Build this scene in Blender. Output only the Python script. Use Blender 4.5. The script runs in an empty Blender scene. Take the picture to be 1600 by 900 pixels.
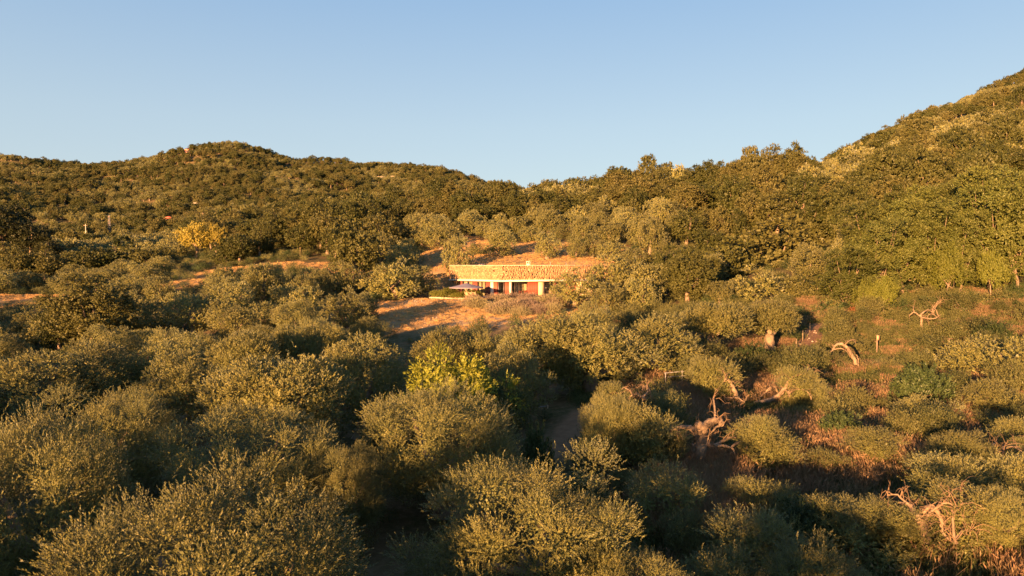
import bpy, math, random
import numpy as np
R=math.radians
S=bpy.context.scene
C=S.collection
# ---------------------------------------------------------------- camera, light, exposure
EYE=12.0
PITCH=R(2.01); F=1081.0
cam=bpy.data.objects.new('camera',bpy.data.cameras.new('camera')); C.objects.link(cam); S.camera=cam
cam.location=(0,0,EYE); cam.rotation_euler=(R(90)-PITCH,0,0)
cam.data.sensor_width=36; cam.data.lens=F/1600*36; cam.data.clip_start=.2; cam.data.clip_end=9000
SUN_EL=R(6.4); SUN_AZ=R(180+30)
W=bpy.data.worlds.new('World'); S.world=W; W.use_nodes=True
nt=W.node_tree; bg=nt.nodes['Background']; bg.inputs[1].default_value=.05
sky=nt.nodes.new('ShaderNodeTexSky'); sky.sky_type='NISHITA'; sky.sun_disc=False
sky.sun_elevation=SUN_EL; sky.sun_rotation=SUN_AZ; sky.altitude=200; sky.air_density=1.0; sky.dust_density=.6; sky.ozone_density=1.6
tc=nt.nodes.new('ShaderNodeTexCoord'); sx=nt.nodes.new('ShaderNodeSeparateXYZ'); nt.links.new(tc.outputs['Generated'],sx.inputs[0])
cr=nt.nodes.new('ShaderNodeValToRGB'); nt.links.new(sx.outputs['Z'],cr.inputs[0]); el=cr.color_ramp.elements
el[0].position=0; el[0].color=(.64,.71,.74,1); el[1].position=1; el[1].color=(.10,.20,.40,1)
for p_,c_ in ((.19,(.52,.64,.745,1)),(.357,(.335,.505,.735,1)),(.6,(.20,.34,.58,1))): e_=el.new(p_); e_.color=c_
ml=nt.nodes.new('ShaderNodeMix'); ml.data_type='RGBA'; ml.blend_type='MULTIPLY'; ml.inputs[0].default_value=1; ml.inputs[7].default_value=(3.98,4.05,4.12,1); nt.links.new(cr.outputs[0],ml.inputs[6])
mx=nt.nodes.new('ShaderNodeMix'); mx.data_type='RGBA'; mx.inputs[0].default_value=.8; nt.links.new(sky.outputs[0],mx.inputs[6]); nt.links.new(ml.outputs[2],mx.inputs[7]); nt.links.new(mx.outputs[2],bg.inputs[0])
sl=bpy.data.lights.new('sun','SUN'); sl.energy=5.0; sl.color=(1.0,.50,.20); sl.angle=R(.5)
so=bpy.data.objects.new('sun',sl); C.objects.link(so)
sd=(math.sin(SUN_AZ)*math.cos(SUN_EL),math.cos(SUN_AZ)*math.cos(SUN_EL),math.sin(SUN_EL))
from mathutils import Vector, Matrix
so.rotation_euler=Vector(sd).to_track_quat('Z','Y').to_euler(); so.location=(-60,-90,60)
S.view_settings.view_transform='Standard'; S.view_settings.look='None'; S.view_settings.exposure=2.35; S.view_settings.gamma=1
S.render.engine='CYCLES'
S.cycles.max_bounces=6; S.cycles.diffuse_bounces=3; S.cycles.transmission_bounces=3; S.cycles.transparent_max_bounces=6
S.cycles.use_denoising=True

def ray(px,py):
    u=(px-800)/F; v=(450-py)/F
    return (u, math.cos(PITCH)+v*math.sin(PITCH), -math.sin(PITCH)+v*math.cos(PITCH))
def at(px,py,Y):
    d=ray(px,py); k=Y/d[1]; return Vector((d[0]*k,Y,EYE+d[2]*k))
def zof(py,Y): return at(800,py,Y).z
def xof(px,Y): return at(px,412,Y).x

# ---------------------------------------------------------------- terrain height
COL={-300:[(0,-11),(40,-11.5),(80,-11),(110,-7),(150,-4),(200,4),(260,8),(330,12),(500,50),(700,100),(850,85),(1100,60)],
0:[(0,-11),(20,-11),(45,-11.5),(78,-11),(105,-6.5),(125,-5.2),(150,-4),(190,3),(250,6),(330,12),(500,48),(700,107),(850,85),(1100,55)],
140:[(0,-11),(20,-11),(45,-11.4),(75,-10.8),(105,-6.8),(130,-5),(150,-3),(200,1),(250,4),(330,11),(500,46),(700,95),(850,75),(1100,55)],
250:[(0,-10.8),(20,-10.8),(50,-10.8),(75,-9.6),(85,-8.2),(110,-5),(130,-3),(160,0),(200,3),(250,5),(330,12),(500,50),(700,105),(850,85),(1100,55)],
350:[(0,-10.7),(20,-10.6),(40,-10.1),(55,-10.0),(80,-7.5),(110,-3.8),(130,-1.3),(160,2),(200,6),(260,9),(330,16),(500,57),(700,124),(850,90),(1100,55)],
450:[(0,-10.5),(20,-10.4),(40,-10.1),(55,-10.0),(80,-7.5),(105,-4),(125,-.9),(130,-.3),(160,4),(200,9),(240,12),(330,20),(500,56),(700,101),(850,80),(1100,55)],
600:[(0,-10.5),(20,-10.3),(40,-10.1),(55,-10.0),(78,-7.8),(90,-6.5),(108,-5),(130,-1),(160,6),(200,12),(250,17),(300,16),(380,25),(500,52),(700,98),(850,80),(1100,50)],
700:[(0,-10.5),(20,-10.3),(40,-10.1),(55,-10.0),(78,-7.8),(90,-6.4),(108,-5),(122,-.2),(140,3.5),(165,8),(200,14),(255,21),(300,18),(380,25),(500,50),(700,90),(850,60),(1100,45)],
800:[(0,-10.4),(20,-10.3),(40,-10.1),(55,-10.0),(75,-7.8),(90,-6.4),(106,-5.2),(120,-.2),(140,3.5),(165,8),(200,15),(260,23.5),(320,18),(500,38),(700,73),(1100,30)],
1000:[(0,-10.2),(20,-10),(50,-8.4),(75,-7.3),(100,-5.3),(120,-1),(140,4),(170,11),(200,18),(240,25),(300,24),(400,20),(700,25),(1100,20)],
1200:[(0,-10),(20,-9.9),(45,-8.7),(60,-8.2),(80,-6),(100,-3),(130,3),(160,11),(190,20),(230,27),(280,29),(380,30),(450,28),(700,20),(1100,10)],
1300:[(0,-10),(20,-9.8),(45,-8.7),(62,-7.9),(80,-5),(100,-1.5),(130,5),(160,14),(200,23),(240,30),(300,38),(380,55),(450,50),(700,40),(1100,20)],
1400:[(0,-9.8),(20,-9.7),(45,-8.7),(62,-7.9),(86,-3.6),(100,0),(130,7),(160,17),(200,29),(250,41),(300,53),(380,72),(450,70),(700,50),(1100,20)],
1500:[(0,-9.7),(20,-9.6),(45,-8.7),(62,-7.8),(86,-3),(100,.8),(130,8.5),(160,19),(200,32),(250,45),(300,60),(380,86),(450,84),(700,60),(1100,20)],
1600:[(0,-9.6),(20,-9.5),(45,-8.7),(62,-7.6),(86,-2.5),(100,1.5),(130,10),(200,34),(250,48),(300,66),(380,104),(450,98),(700,70),(1100,20)],
1900:[(0,-9.5),(45,-8.5),(62,-7),(86,-1.5),(130,13),(200,42),(300,85),(380,131),(450,130),(700,100),(1100,30)]}
YG=np.concatenate([np.arange(0,200,2.0),np.arange(200,1104,6.0)])
TG=np.linspace(-1.1,1.1,221)
ks=sorted(COL)
prof=np.array([np.interp(YG,[a for a,_ in COL[k]],[b for _,b in COL[k]]) for k in ks])
tk=[(k-800)/F for k in ks]
tab=np.array([np.interp(TG,tk,prof[:,j]) for j in range(len(YG))]).T
def smooth(a,n,ax):
    k=np.hanning(n+2)[1:-1]; k/=k.sum()
    p=[(0,0),(0,0)]; p[ax]=(n//2,n//2)
    return np.apply_along_axis(lambda v:np.convolve(v,k,'valid'),ax,np.pad(a,p,mode='edge'))
tab=smooth(smooth(tab,7,1),11,0)
def wn(x,y,sc,seed):
    r=np.random.RandomState(seed); o=np.zeros_like(x,dtype=float)
    for i in range(7):
        a=r.uniform(0,6.28); f=(1+r.uniform(-.5,.9))/sc; o+=np.sin((x*math.cos(a)+y*math.sin(a))*f*6.28+r.uniform(0,6.28))
    return o/3.5
def sstep(a,b,v): t=np.clip((v-a)/(b-a),0,1); return t*t*(3-2*t)
HS=(-14.5,17,99.5,116.6)
def h(x,y):
    x=np.asarray(x,float); y=np.asarray(y,float)
    t=np.clip(x/np.maximum(y,14),-1.09,1.09); yy=np.clip(y,0,1095)
    fi=(t-TG[0])/(TG[1]-TG[0]); i=np.clip(fi.astype(int),0,len(TG)-2); fi=fi-i
    j=np.clip(np.searchsorted(YG,yy,side='right')-1,0,len(YG)-2); fj=(yy-YG[j])/(YG[j+1]-YG[j])
    z=tab[i,j]*(1-fi)*(1-fj)+tab[i+1,j]*fi*(1-fj)+tab[i,j+1]*(1-fi)*fj+tab[i+1,j+1]*fi*fj
    z=z+wn(x,y,19,1)*.18*sstep(0,30,y+30)+wn(x,y,70,2)*sstep(150,500,y)*4+wn(x,y,30,3)*sstep(180,400,y)*1.2
    z=z-np.maximum(y-1095,0)*.04
    m=sstep(HS[0]-2.5,HS[0],x)*(1-sstep(HS[1],HS[1]+3,x))*sstep(HS[2]-3,HS[2],y)*(1-sstep(HS[3],HS[3]+2.2,y))
    z=z*(1-m)+(-5.2)*m
    return z+EYE
def hz(x,y): return float(h(x,y))

# ---------------------------------------------------------------- materials
def newmat(n):
    m=bpy.data.materials.new(n); m.use_nodes=True; t=m.node_tree; b=t.nodes['Principled BSDF']; return m,t,b
def mixc(t,f,a,b,mode='MIX'):
    n=t.nodes.new('ShaderNodeMix'); n.data_type='RGBA'; n.blend_type=mode
    for s,v in ((0,f),(6,a),(7,b)):
        if isinstance(v,(int,float)): n.inputs[s].default_value=v
        elif isinstance(v,tuple): n.inputs[s].default_value=(*v,1)
        else: t.links.new(v,n.inputs[s])
    return n.outputs[2]
def ramp(t,v,a,b):
    n=t.nodes.new('ShaderNodeMapRange'); n.inputs[1].default_value=a; n.inputs[2].default_value=b; t.links.new(v,n.inputs[0]); return n.outputs[0]
def noise(t,scale,detail=4,coord='Object',rough=.55):
    tc=t.nodes.new('ShaderNodeTexCoord'); n=t.nodes.new('ShaderNodeTexNoise'); n.inputs['Scale'].default_value=scale; n.inputs['Detail'].default_value=detail; n.inputs['Roughness'].default_value=rough
    t.links.new(tc.outputs[coord],n.inputs['Vector']); return n.outputs[0]
def attr(t,n):
    a=t.nodes.new('ShaderNodeAttribute'); a.attribute_name=n; return a
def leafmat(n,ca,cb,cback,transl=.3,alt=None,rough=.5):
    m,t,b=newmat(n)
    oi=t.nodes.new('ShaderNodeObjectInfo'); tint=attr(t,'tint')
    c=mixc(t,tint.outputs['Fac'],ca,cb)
    if cback:
        g=t.nodes.new('ShaderNodeNewGeometry'); c=mixc(t,g.outputs['Backfacing'],c,cback)
    if alt: c=mixc(t,ramp(t,oi.outputs['Random'],.25,1),c,alt)
    hs=t.nodes.new('ShaderNodeHueSaturation')
    mr=t.nodes.new('ShaderNodeMapRange'); mr.inputs[3].default_value=.72; mr.inputs[4].default_value=1.25; t.links.new(oi.outputs['Random'],mr.inputs[0]); t.links.new(mr.outputs[0],hs.inputs['Value'])
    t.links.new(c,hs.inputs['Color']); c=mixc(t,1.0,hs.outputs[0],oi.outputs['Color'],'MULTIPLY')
    t.links.new(c,b.inputs['Base Color']); b.inputs['Roughness'].default_value=rough; b.inputs['Specular IOR Level'].default_value=.25
    tr=t.nodes.new('ShaderNodeBsdfTranslucent'); t.links.new(c,tr.inputs['Color'])
    mx=t.nodes.new('ShaderNodeMixShader'); mx.inputs[0].default_value=transl
    t.links.new(b.outputs[0],mx.inputs[1]); t.links.new(tr.outputs[0],mx.inputs[2]); t.links.new(mx.outputs[0],t.nodes['Material Output'].inputs[0])
    return m
M={}
M['olive']=leafmat('olive_leaf',(.130,.147,.045),(.232,.212,.064),(.18,.19,.105),.28)
M['oak']=leafmat('oak_leaf',(.05,.068,.018),(.112,.115,.03),None,.25,alt=(.10,.094,.03))
M['slender']=leafmat('wood_edge_leaf',(.07,.095,.022),(.145,.155,.04),None,.3)
M['bright']=leafmat('bright_leaf',(.13,.15,.025),(.23,.23,.045),None,.35)
M['dark']=leafmat('dark_leaf',(.035,.06,.02),(.07,.092,.03),None,.25)
M['gold']=leafmat('golden_flower_leaf',(.27,.23,.045),(.38,.33,.065),None,.3)
M['rust']=leafmat('rust_leaf',(.20,.07,.03),(.30,.11,.05),None,.3)
M['shrub']=leafmat('shrub_leaf',(.075,.095,.03),(.14,.14,.05),None,.25,alt=(.11,.11,.038))
M['dry']=leafmat('dry_grass_blade',(.20,.14,.075),(.33,.235,.12),None,.3,alt=(.20,.12,.07),rough=.7)
M['greengrass']=leafmat('green_grass_blade',(.06,.085,.025),(.14,.14,.05),None,.3,rough=.6)
M['straw']=leafmat('straw_blade',(.42,.26,.10),(.60,.40,.17),None,.3,rough=.7)
M['lavender']=leafmat('lavender_stem',(.19,.145,.10),(.28,.215,.175),None,.25,alt=(.20,.18,.09),rough=.7)
M['twig']=leafmat('dry_twig',(.13,.085,.05),(.22,.15,.09),None,.0,rough=.8)
def barkmat(n,a,b_):
    m,t,b=newmat(n); c=mixc(t,ramp(t,noise(t,3.5,6),.3,.7),a,b_); t.links.new(c,b.inputs['Base Color']); b.inputs['Roughness'].default_value=.9
    bp=t.nodes.new('ShaderNodeBump'); bp.inputs['Strength'].default_value=.7; bp.inputs['Distance'].default_value=.05
    tc=t.nodes.new('ShaderNodeTexCoord'); mp=t.nodes.new('ShaderNodeMapping'); mp.inputs['Scale'].default_value=(14,14,3); t.links.new(tc.outputs['Object'],mp.inputs[0])
    nz=t.nodes.new('ShaderNodeTexNoise'); nz.inputs['Scale'].default_value=1; nz.inputs['Detail'].default_value=5; t.links.new(mp.outputs[0],nz.inputs['Vector']); t.links.new(nz.outputs[0],bp.inputs['Height']); t.links.new(bp.outputs[0],b.inputs['Normal'])
    return m
M['bark']=barkmat('olive_bark',(.10,.075,.05),(.25,.19,.125))
M['deadwood']=barkmat('bare_weathered_wood',(.09,.065,.042),(.28,.205,.13))
M['oakbark']=barkmat('oak_bark',(.11,.08,.055),(.26,.19,.13))
def plain(n,c,rough=.8,metal=0,var=.12,sc=3):
    m,t,b=newmat(n); c2=tuple(max(0,v*(1-var)) for v in c); c3=tuple(v*(1+var) for v in c)
    t.links.new(mixc(t,ramp(t,noise(t,sc,5),.3,.7),c2,c3),b.inputs['Base Color']); b.inputs['Roughness'].default_value=rough; b.inputs['Metallic'].default_value=metal; return m
M['white']=plain('pale_render',(.56,.52,.44))
M['yellow']=plain('cream_plaster',(.60,.48,.29),var=.05)
M['red']=plain('red_brown_wood',(.33,.075,.04),.6,var=.25,sc=9)
M['darkred']=plain('dark_stained_wood',(.16,.05,.035),.6,var=.2,sc=9)
M['frame']=plain('dark_window_frame',(.05,.035,.03),.5)
M['metal']=plain('galvanised_metal',(.25,.25,.25),.6,.3)
M['canvas']=plain('grey_purple_canvas',(.20,.18,.22),.85)
M['wood']=plain('pale_wood',(.50,.33,.19),.7,sc=12)
M['terracotta']=plain('terracotta',(.52,.25,.14),.8)
M['paving']=plain('pale_paving',(.52,.42,.31),.85,sc=1.5)
M['roofing']=plain('gravel_roof',(.40,.30,.19),.95,sc=6)
M['pinkwall']=plain('pink_wall',(.75,.42,.30)); M['redroof']=plain('red_roof_tile',(.50,.12,.07))
M['rock']=plain('limestone_rock',(.30,.25,.195),.9,var=.3,sc=2)
m,t,b=newmat('window_glass'); b.inputs['Roughness'].default_value=.04; b.inputs['Base Color'].default_value=(.05,.05,.05,1); tr=t.nodes.new('ShaderNodeBsdfTransparent'); tr.inputs[0].default_value=(.88,.9,.88,1); mx=t.nodes.new('ShaderNodeMixShader'); mx.inputs[0].default_value=.88; t.links.new(b.outputs[0],mx.inputs[1]); t.links.new(tr.outputs[0],mx.inputs[2]); t.links.new(mx.outputs[0],t.nodes['Material Output'].inputs[0]); M['glass']=m
m,t,b=newmat('rubble_stone'); a=attr(t,'tint'); c=mixc(t,a.outputs['Fac'],(.27,.165,.08),(.47,.33,.18)); c=mixc(t,ramp(t,noise(t,6,5),.25,.75),c,mixc(t,1.0,c,(.75,.62,.5),'MULTIPLY')); t.links.new(c,b.inputs['Base Color']); b.inputs['Roughness'].default_value=.85; M['stone']=m
M['mortar']=plain('stone_mortar',(.32,.21,.115),.95)
# ground
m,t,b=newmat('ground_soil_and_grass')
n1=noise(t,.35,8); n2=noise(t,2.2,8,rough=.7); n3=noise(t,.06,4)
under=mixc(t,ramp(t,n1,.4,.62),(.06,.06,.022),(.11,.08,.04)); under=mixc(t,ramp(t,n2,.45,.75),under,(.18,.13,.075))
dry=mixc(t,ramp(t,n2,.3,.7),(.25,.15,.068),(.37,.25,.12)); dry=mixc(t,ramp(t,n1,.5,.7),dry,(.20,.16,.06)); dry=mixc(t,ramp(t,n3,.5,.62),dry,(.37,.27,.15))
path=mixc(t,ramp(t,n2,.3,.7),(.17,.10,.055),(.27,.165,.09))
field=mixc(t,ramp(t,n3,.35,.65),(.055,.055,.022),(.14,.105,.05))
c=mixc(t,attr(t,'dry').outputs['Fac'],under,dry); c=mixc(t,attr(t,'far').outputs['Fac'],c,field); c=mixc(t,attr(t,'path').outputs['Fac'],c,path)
t.links.new(c,b.inputs['Base Color']); b.inputs['Roughness'].default_value=.95; b.inputs['Specular IOR Level'].default_value=.1
bp=t.nodes.new('ShaderNodeBump'); bp.inputs['Strength'].default_value=.8; bp.inputs['Distance'].default_value=.15; t.links.new(n2,bp.inputs['Height']); t.links.new(bp.outputs[0],b.inputs['Normal'])
M['ground']=m

# ---------------------------------------------------------------- mesh helpers
def mesh_np(name,V,Q,mats,tint=None,mi=None,smoothf=False):
    V=np.asarray(V,np.float32); Q=np.asarray(Q,np.int32); k=Q.shape[1]
    me=bpy.data.meshes.new(name); me.vertices.add(len(V)); me.vertices.foreach_set('co',V.ravel())
    me.loops.add(Q.size); me.loops.foreach_set('vertex_index',Q.ravel())
    me.polygons.add(len(Q)); me.polygons.foreach_set('loop_start',np.arange(0,Q.size,k,dtype=np.int32)); me.polygons.foreach_set('loop_total',np.full(len(Q),k,np.int32))
    if mi is not None: me.polygons.foreach_set('material_index',np.asarray(mi,np.int32))
    if smoothf: me.polygons.foreach_set('use_smooth',np.ones(len(Q),bool) if smoothf is True else np.asarray(smoothf,bool))
    if tint is not None:
        a=me.attributes.new('tint','FLOAT','FACE'); a.data.foreach_set('value',np.asarray(tint,np.float32))
    for x in mats: me.materials.append(x)
    me.update(); me.validate(); return me
def norm(v): return v/np.maximum(np.linalg.norm(v,axis=-1,keepdims=True),1e-6)
def leaves(P,D,L,Wd,rng,flat=0.0,out=None):
    n=len(P); D=norm(D); rv=rng.normal(size=(n,3)); rv[:,2]*=(1-flat)
    if out is not None: rv=np.cross(D,norm(out)*1.15+norm(rv)*.8)
    w=norm(rv if out is not None else np.cross(D,rv))*Wd[:,None]*.5; nn=np.cross(D,w); mid=P+D*L[:,None]*.5+norm(nn)*(L*.12)[:,None]
    V=np.stack([P,mid+w,P+D*L[:,None],mid-w],1).reshape(-1,3)
    return V,np.arange(4*n).reshape(-1,4)
def tube(pts,rad,sides=7,rng=None,rough=0):
    pts=np.array(pts,float); n=len(pts); rad=np.array(rad,float); V=[]
    T=np.gradient(pts,axis=0); T=norm(T); ref=np.array([.31,.17,.93])
    for i in range(n):
        a=norm(np.cross(T[i],ref)); 
        if np.linalg.norm(np.cross(T[i],ref))<.2: a=norm(np.cross(T[i],[1,0,0]))
        b_=np.cross(T[i],a)
        an=np.arange(sides)/sides*2*math.pi
        rr=rad[i]*(1+(rng.uniform(-rough,rough,sides) if rng is not None and rough else 0))
        V.append(pts[i]+np.outer(np.cos(an)*rr,a)+np.outer(np.sin(an)*rr,b_))
    V=np.concatenate(V+[pts[-1:]]); Q=[]
    for i in range(n-1):
        for s in range(sides):
            Q.append((i*sides+s,i*sides+(s+1)%sides,(i+1)*sides+(s+1)%sides,(i+1)*sides+s))
    e=n*sides
    for s in range(0,sides-1,2): Q.append(((n-1)*sides+s,(n-1)*sides+s+1,(n-1)*sides+(s+2)%sides,e))
    return V,np.array(Q)
def curve(ctrl,n,rng=None,jit=0):
    ctrl=np.array(ctrl,float); m_=len(ctrl); P=np.vstack([2*ctrl[0]-ctrl[1],ctrl,2*ctrl[-1]-ctrl[-2]]); out=[]
    for u in np.linspace(0,m_-1-1e-6,n):
        i=int(u); f=u-i; p0,p1,p2,p3=P[i:i+4]
        out.append(.5*((2*p1)+(-p0+p2)*f+(2*p0-5*p1+4*p2-p3)*f*f+(-p0+3*p1-3*p2+p3)*f**3))
    out=np.array(out)
    if rng is not None and jit: out[1:]+=rng.normal(size=out[1:].shape)*jit
    return out
def join(parts):
    V=[];Q=[];o=0
    for v,q in parts: V.append(v);Q.append(np.asarray(q)+o);o+=len(v)
    return np.concatenate(V),np.concatenate(Q)
def fib(n,rng,zmin=-.4):
    i=np.arange(n)+.5; z=1-(1-zmin)*i/n; ph=i*2.399963+rng.uniform(0,6); r=np.sqrt(np.maximum(0,1-z*z))
    return np.stack([r*np.cos(ph),r*np.sin(ph),z],1)
def crown(seed,Rr,zc,rz,nl,lr,shoots,lps,lL,lW,up,zmin=-.45,inner=.15,lob_in=(.72,1.0),shootL=.4,fan=.9,wob=.16,flat=0):
    rng=np.random.RandomState(seed)
    d=fib(nl,rng,zmin)+rng.normal(size=(nl,3))*.11; d=norm(d)
    wv=1+wob*(np.sin(d@rng.normal(size=3)*2.7+rng.uniform(0,6))+np.sin(d@rng.normal(size=3)*4.5+rng.uniform(0,6)))*.8
    rr=rng.uniform(*lob_in,nl)*wv
    ctr=d*rr[:,None]*np.array([Rr,Rr,rz]); ctr[:,2]+=zc
    lrad=lr*rng.uniform(.7,1.3,nl)
    li=rng.choice(nl,shoots,p=(lrad**2)/(lrad**2).sum())
    sd_=rng.normal(size=(shoots,3)); sd_=norm(norm(sd_)+d[li]*.55+np.array([0,0,.35]))
    base=ctr[li]+sd_*(lrad[li]*rng.uniform(.35,.95,shoots))[:,None]*np.array([1,1,.9])
    nin=int(shoots*inner)
    if nin: base[:nin]=ctr[li[:nin]]*np.array([.7,.7,1])+rng.normal(size=(nin,3))*lr*.6+np.array([0,0,-.05*rz])
    sdir=norm(sd_*.7+np.array([0,0,up])+rng.normal(size=(shoots,3))*.25)
    sL=shootL*rng.uniform(.6,1.35,shoots)
    f=np.tile(np.linspace(.08,1,lps),shoots)
    B=np.repeat(base,lps,0); SD=np.repeat(sdir,lps,0); SL=np.repeat(sL,lps)
    P=B+SD*(f*SL)[:,None]
    rv=norm(np.cross(SD,rng.normal(size=(len(P),3))))
    D=SD*(1-.45*fan)+rv*fan*(1.1-.6*f)[:,None]
    Lf=lL*rng.uniform(.65,1.25,len(P)); Wf=lW*rng.uniform(.7,1.2,len(P))
    out=P-np.array([0,0,zc-.4*rz]); out=norm(out)+1.1*norm(P-np.repeat(ctr[li],lps,0))
    V,Q=leaves(P,D,Lf,Wf,rng,flat,out)
    # dense inner leaves that close the crown
    ni=int(len(P)*.10); ii=rng.randint(0,nl,ni); Pi=ctr[ii]*np.array([.88,.88,1])+np.array([0,0,-.12*rz])+norm(rng.normal(size=(ni,3)))*(lrad[ii]*rng.uniform(.2,.8,ni))[:,None]
    k_=2.0 if lL<.13 else 1.8 if lL<.2 else 1.5
    V2,Q2=leaves(Pi,rng.normal(size=(ni,3)),np.full(ni,lL*k_*.8),np.full(ni,lL*k_*.45),rng,0,norm(Pi-np.array([0,0,zc-.4*rz])))
    V,Q=join([(V,Q),(V2,Q2)])
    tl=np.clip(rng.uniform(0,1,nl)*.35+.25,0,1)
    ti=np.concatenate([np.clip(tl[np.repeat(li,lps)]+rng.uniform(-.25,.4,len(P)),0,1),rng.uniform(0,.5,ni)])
    return V,Q,ti,ctr
def trunk(seed,H,zc,ctr,r0,nlimb,sides=7,split=.35,twist=.12,segs=7,reach=.62):
    rng=np.random.RandomState(seed+991); parts=[]
    top=np.array([rng.normal()*twist*2,rng.normal()*twist*2,H*split])
    p=curve([(0,0,-.5),(0,0,0),(rng.normal()*twist,rng.normal()*twist,H*split*.5),tuple(top)],segs)
    rd=np.linspace(r0*1.25,r0*.8,segs); rd[:2]*=1.35
    parts.append(tube(p,rd,sides+2,rng,.13))
    idx=rng.permutation(len(ctr))[:nlimb]
    for i in idx:
        e=ctr[i]*np.array([reach,reach,1]); mid=top*.5+e*.5+np.array([rng.normal()*.25,rng.normal()*.25,-.12*H*rng.uniform(0,1)])
        q=curve([tuple(top-[0,0,.15]),tuple(mid),tuple(e)],max(4,segs-1),rng,.03*H/5)
        parts.append(tube(q,np.linspace(r0*.5,r0*.1,len(q)),max(4,sides-2),rng,.08))
    return join(parts)
KIND={}
def make_kind(name,leafm,barkm,W0,H0,items):
    out=[]
    for it in items:
        V,Q,ti,ctr=crown(*it['c'],**it.get('ck',{}))
        tv,tq=trunk(it['c'][0],H0,it['c'][2],ctr,**it['t'])
        cm=mesh_np('crown',V,Q,[leafm],ti); tm=mesh_np('trunk',tv,tq,[barkm],np.full(len(tq),.5),smoothf=True)
        both=None
        if it.get('both'):
            av,aq=join([(V,Q),(tv,tq)]); both=mesh_np('tree',av,aq,[leafm,barkm],np.concatenate([ti,np.full(len(tq),.5)]),mi=np.concatenate([np.zeros(len(Q)),np.ones(len(tq))]))
        out.append(dict(crown=cm,trunk=tm,both=both,W=float(np.percentile(V[:,0],99.8)-np.percentile(V[:,0],.2)),H=float(np.percentile(V[:,2],99.85))))
    KIND[name]=out
tk_n=dict(r0=.42,nlimb=9,sides=8); tk_m=dict(r0=.40,nlimb=5,sides=5,segs=5); tk_f=dict(r0=.38,nlimb=0,sides=3,segs=3)
# olive: crown about 6 m wide, 5 m tall ; LODs a (near) b c d (far)
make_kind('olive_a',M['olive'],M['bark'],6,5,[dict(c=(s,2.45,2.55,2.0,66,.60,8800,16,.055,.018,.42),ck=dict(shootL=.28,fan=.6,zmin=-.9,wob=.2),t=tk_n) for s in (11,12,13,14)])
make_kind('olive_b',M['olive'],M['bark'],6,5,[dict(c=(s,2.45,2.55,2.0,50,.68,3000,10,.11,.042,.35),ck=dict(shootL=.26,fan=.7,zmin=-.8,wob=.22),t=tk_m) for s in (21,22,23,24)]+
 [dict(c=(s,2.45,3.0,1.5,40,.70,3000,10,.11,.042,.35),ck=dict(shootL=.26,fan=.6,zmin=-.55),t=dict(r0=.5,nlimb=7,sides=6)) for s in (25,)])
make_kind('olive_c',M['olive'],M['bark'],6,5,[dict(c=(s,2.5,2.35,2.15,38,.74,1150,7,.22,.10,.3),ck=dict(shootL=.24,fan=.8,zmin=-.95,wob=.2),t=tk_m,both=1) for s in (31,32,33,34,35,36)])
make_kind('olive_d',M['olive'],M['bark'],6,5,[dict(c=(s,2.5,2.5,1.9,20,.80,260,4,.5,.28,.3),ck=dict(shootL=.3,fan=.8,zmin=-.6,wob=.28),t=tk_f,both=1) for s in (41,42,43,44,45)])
# oak: 8 m wide, 9 m tall
ok_m=dict(r0=.32,nlimb=7,sides=5,segs=5,split=.4); ok_f=dict(r0=.3,nlimb=0,sides=3,segs=3,split=.4)
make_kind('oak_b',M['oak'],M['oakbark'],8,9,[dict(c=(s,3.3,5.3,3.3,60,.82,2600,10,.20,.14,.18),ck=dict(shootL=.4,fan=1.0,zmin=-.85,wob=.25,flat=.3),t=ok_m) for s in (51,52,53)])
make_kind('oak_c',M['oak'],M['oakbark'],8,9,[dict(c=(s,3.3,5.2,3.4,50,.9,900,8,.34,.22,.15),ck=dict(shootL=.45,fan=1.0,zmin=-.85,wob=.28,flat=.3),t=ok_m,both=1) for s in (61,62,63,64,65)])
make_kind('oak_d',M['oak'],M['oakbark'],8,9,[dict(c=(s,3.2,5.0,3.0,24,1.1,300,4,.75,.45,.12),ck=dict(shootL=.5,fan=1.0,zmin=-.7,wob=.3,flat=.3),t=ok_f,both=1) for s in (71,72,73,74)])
# tall thin wood-edge tree: visible stems
make_kind('slender',M['slender'],M['oakbark'],7,12,[dict(c=(s,2.9,6.9,4.9,74,.8,3000,9,.22,.13,.15),ck=dict(shootL=.45,fan=1.0,zmin=-.9,wob=.35,flat=.4,inner=.05),t=dict(r0=.2,nlimb=16,sides=5,segs=7,split=.22,reach=.85)) for s in (81,82,83)])
make_kind('broad',M['bright'],M['oakbark'],6,5,[dict(c=(s,2.4,2.7,1.8,40,.6,1100,9,.22,.085,.35),ck=dict(shootL=.5,fan=.9,zmin=-.5,wob=.3,flat=.2,inner=.05),t=dict(r0=.15,nlimb=10,sides=5,segs=6)) for s in (91,92)])
make_kind('darkbroad',M['dark'],M['oakbark'],6,5,[dict(c=(s,2.4,2.5,1.8,40,.65,1300,9,.18,.085,.3),ck=dict(shootL=.45,fan=1.0,zmin=-.6,wob=.3,flat=.2),t=dict(r0=.15,nlimb=8,sides=5,segs=6)) for s in (95,96)])
make_kind('golden',M['gold'],M['oakbark'],7,7,[dict(c=(s,2.9,4.2,2.5,46,.8,800,8,.3,.17,.2),ck=dict(shootL=.4,fan=1.0,zmin=-.6,wob=.28),t=ok_m) for s in (97,)])
make_kind('shrub',M['shrub'],M['bark'],3,2,[dict(c=(s,1.15,.85,.9,22,.42,560,8,.11,.04,.4),ck=dict(shootL=.36,fan=.8,zmin=-.2,wob=.3),t=dict(r0=.06,nlimb=7,sides=4,segs=4),both=1) for s in (101,102,103)])
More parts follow.
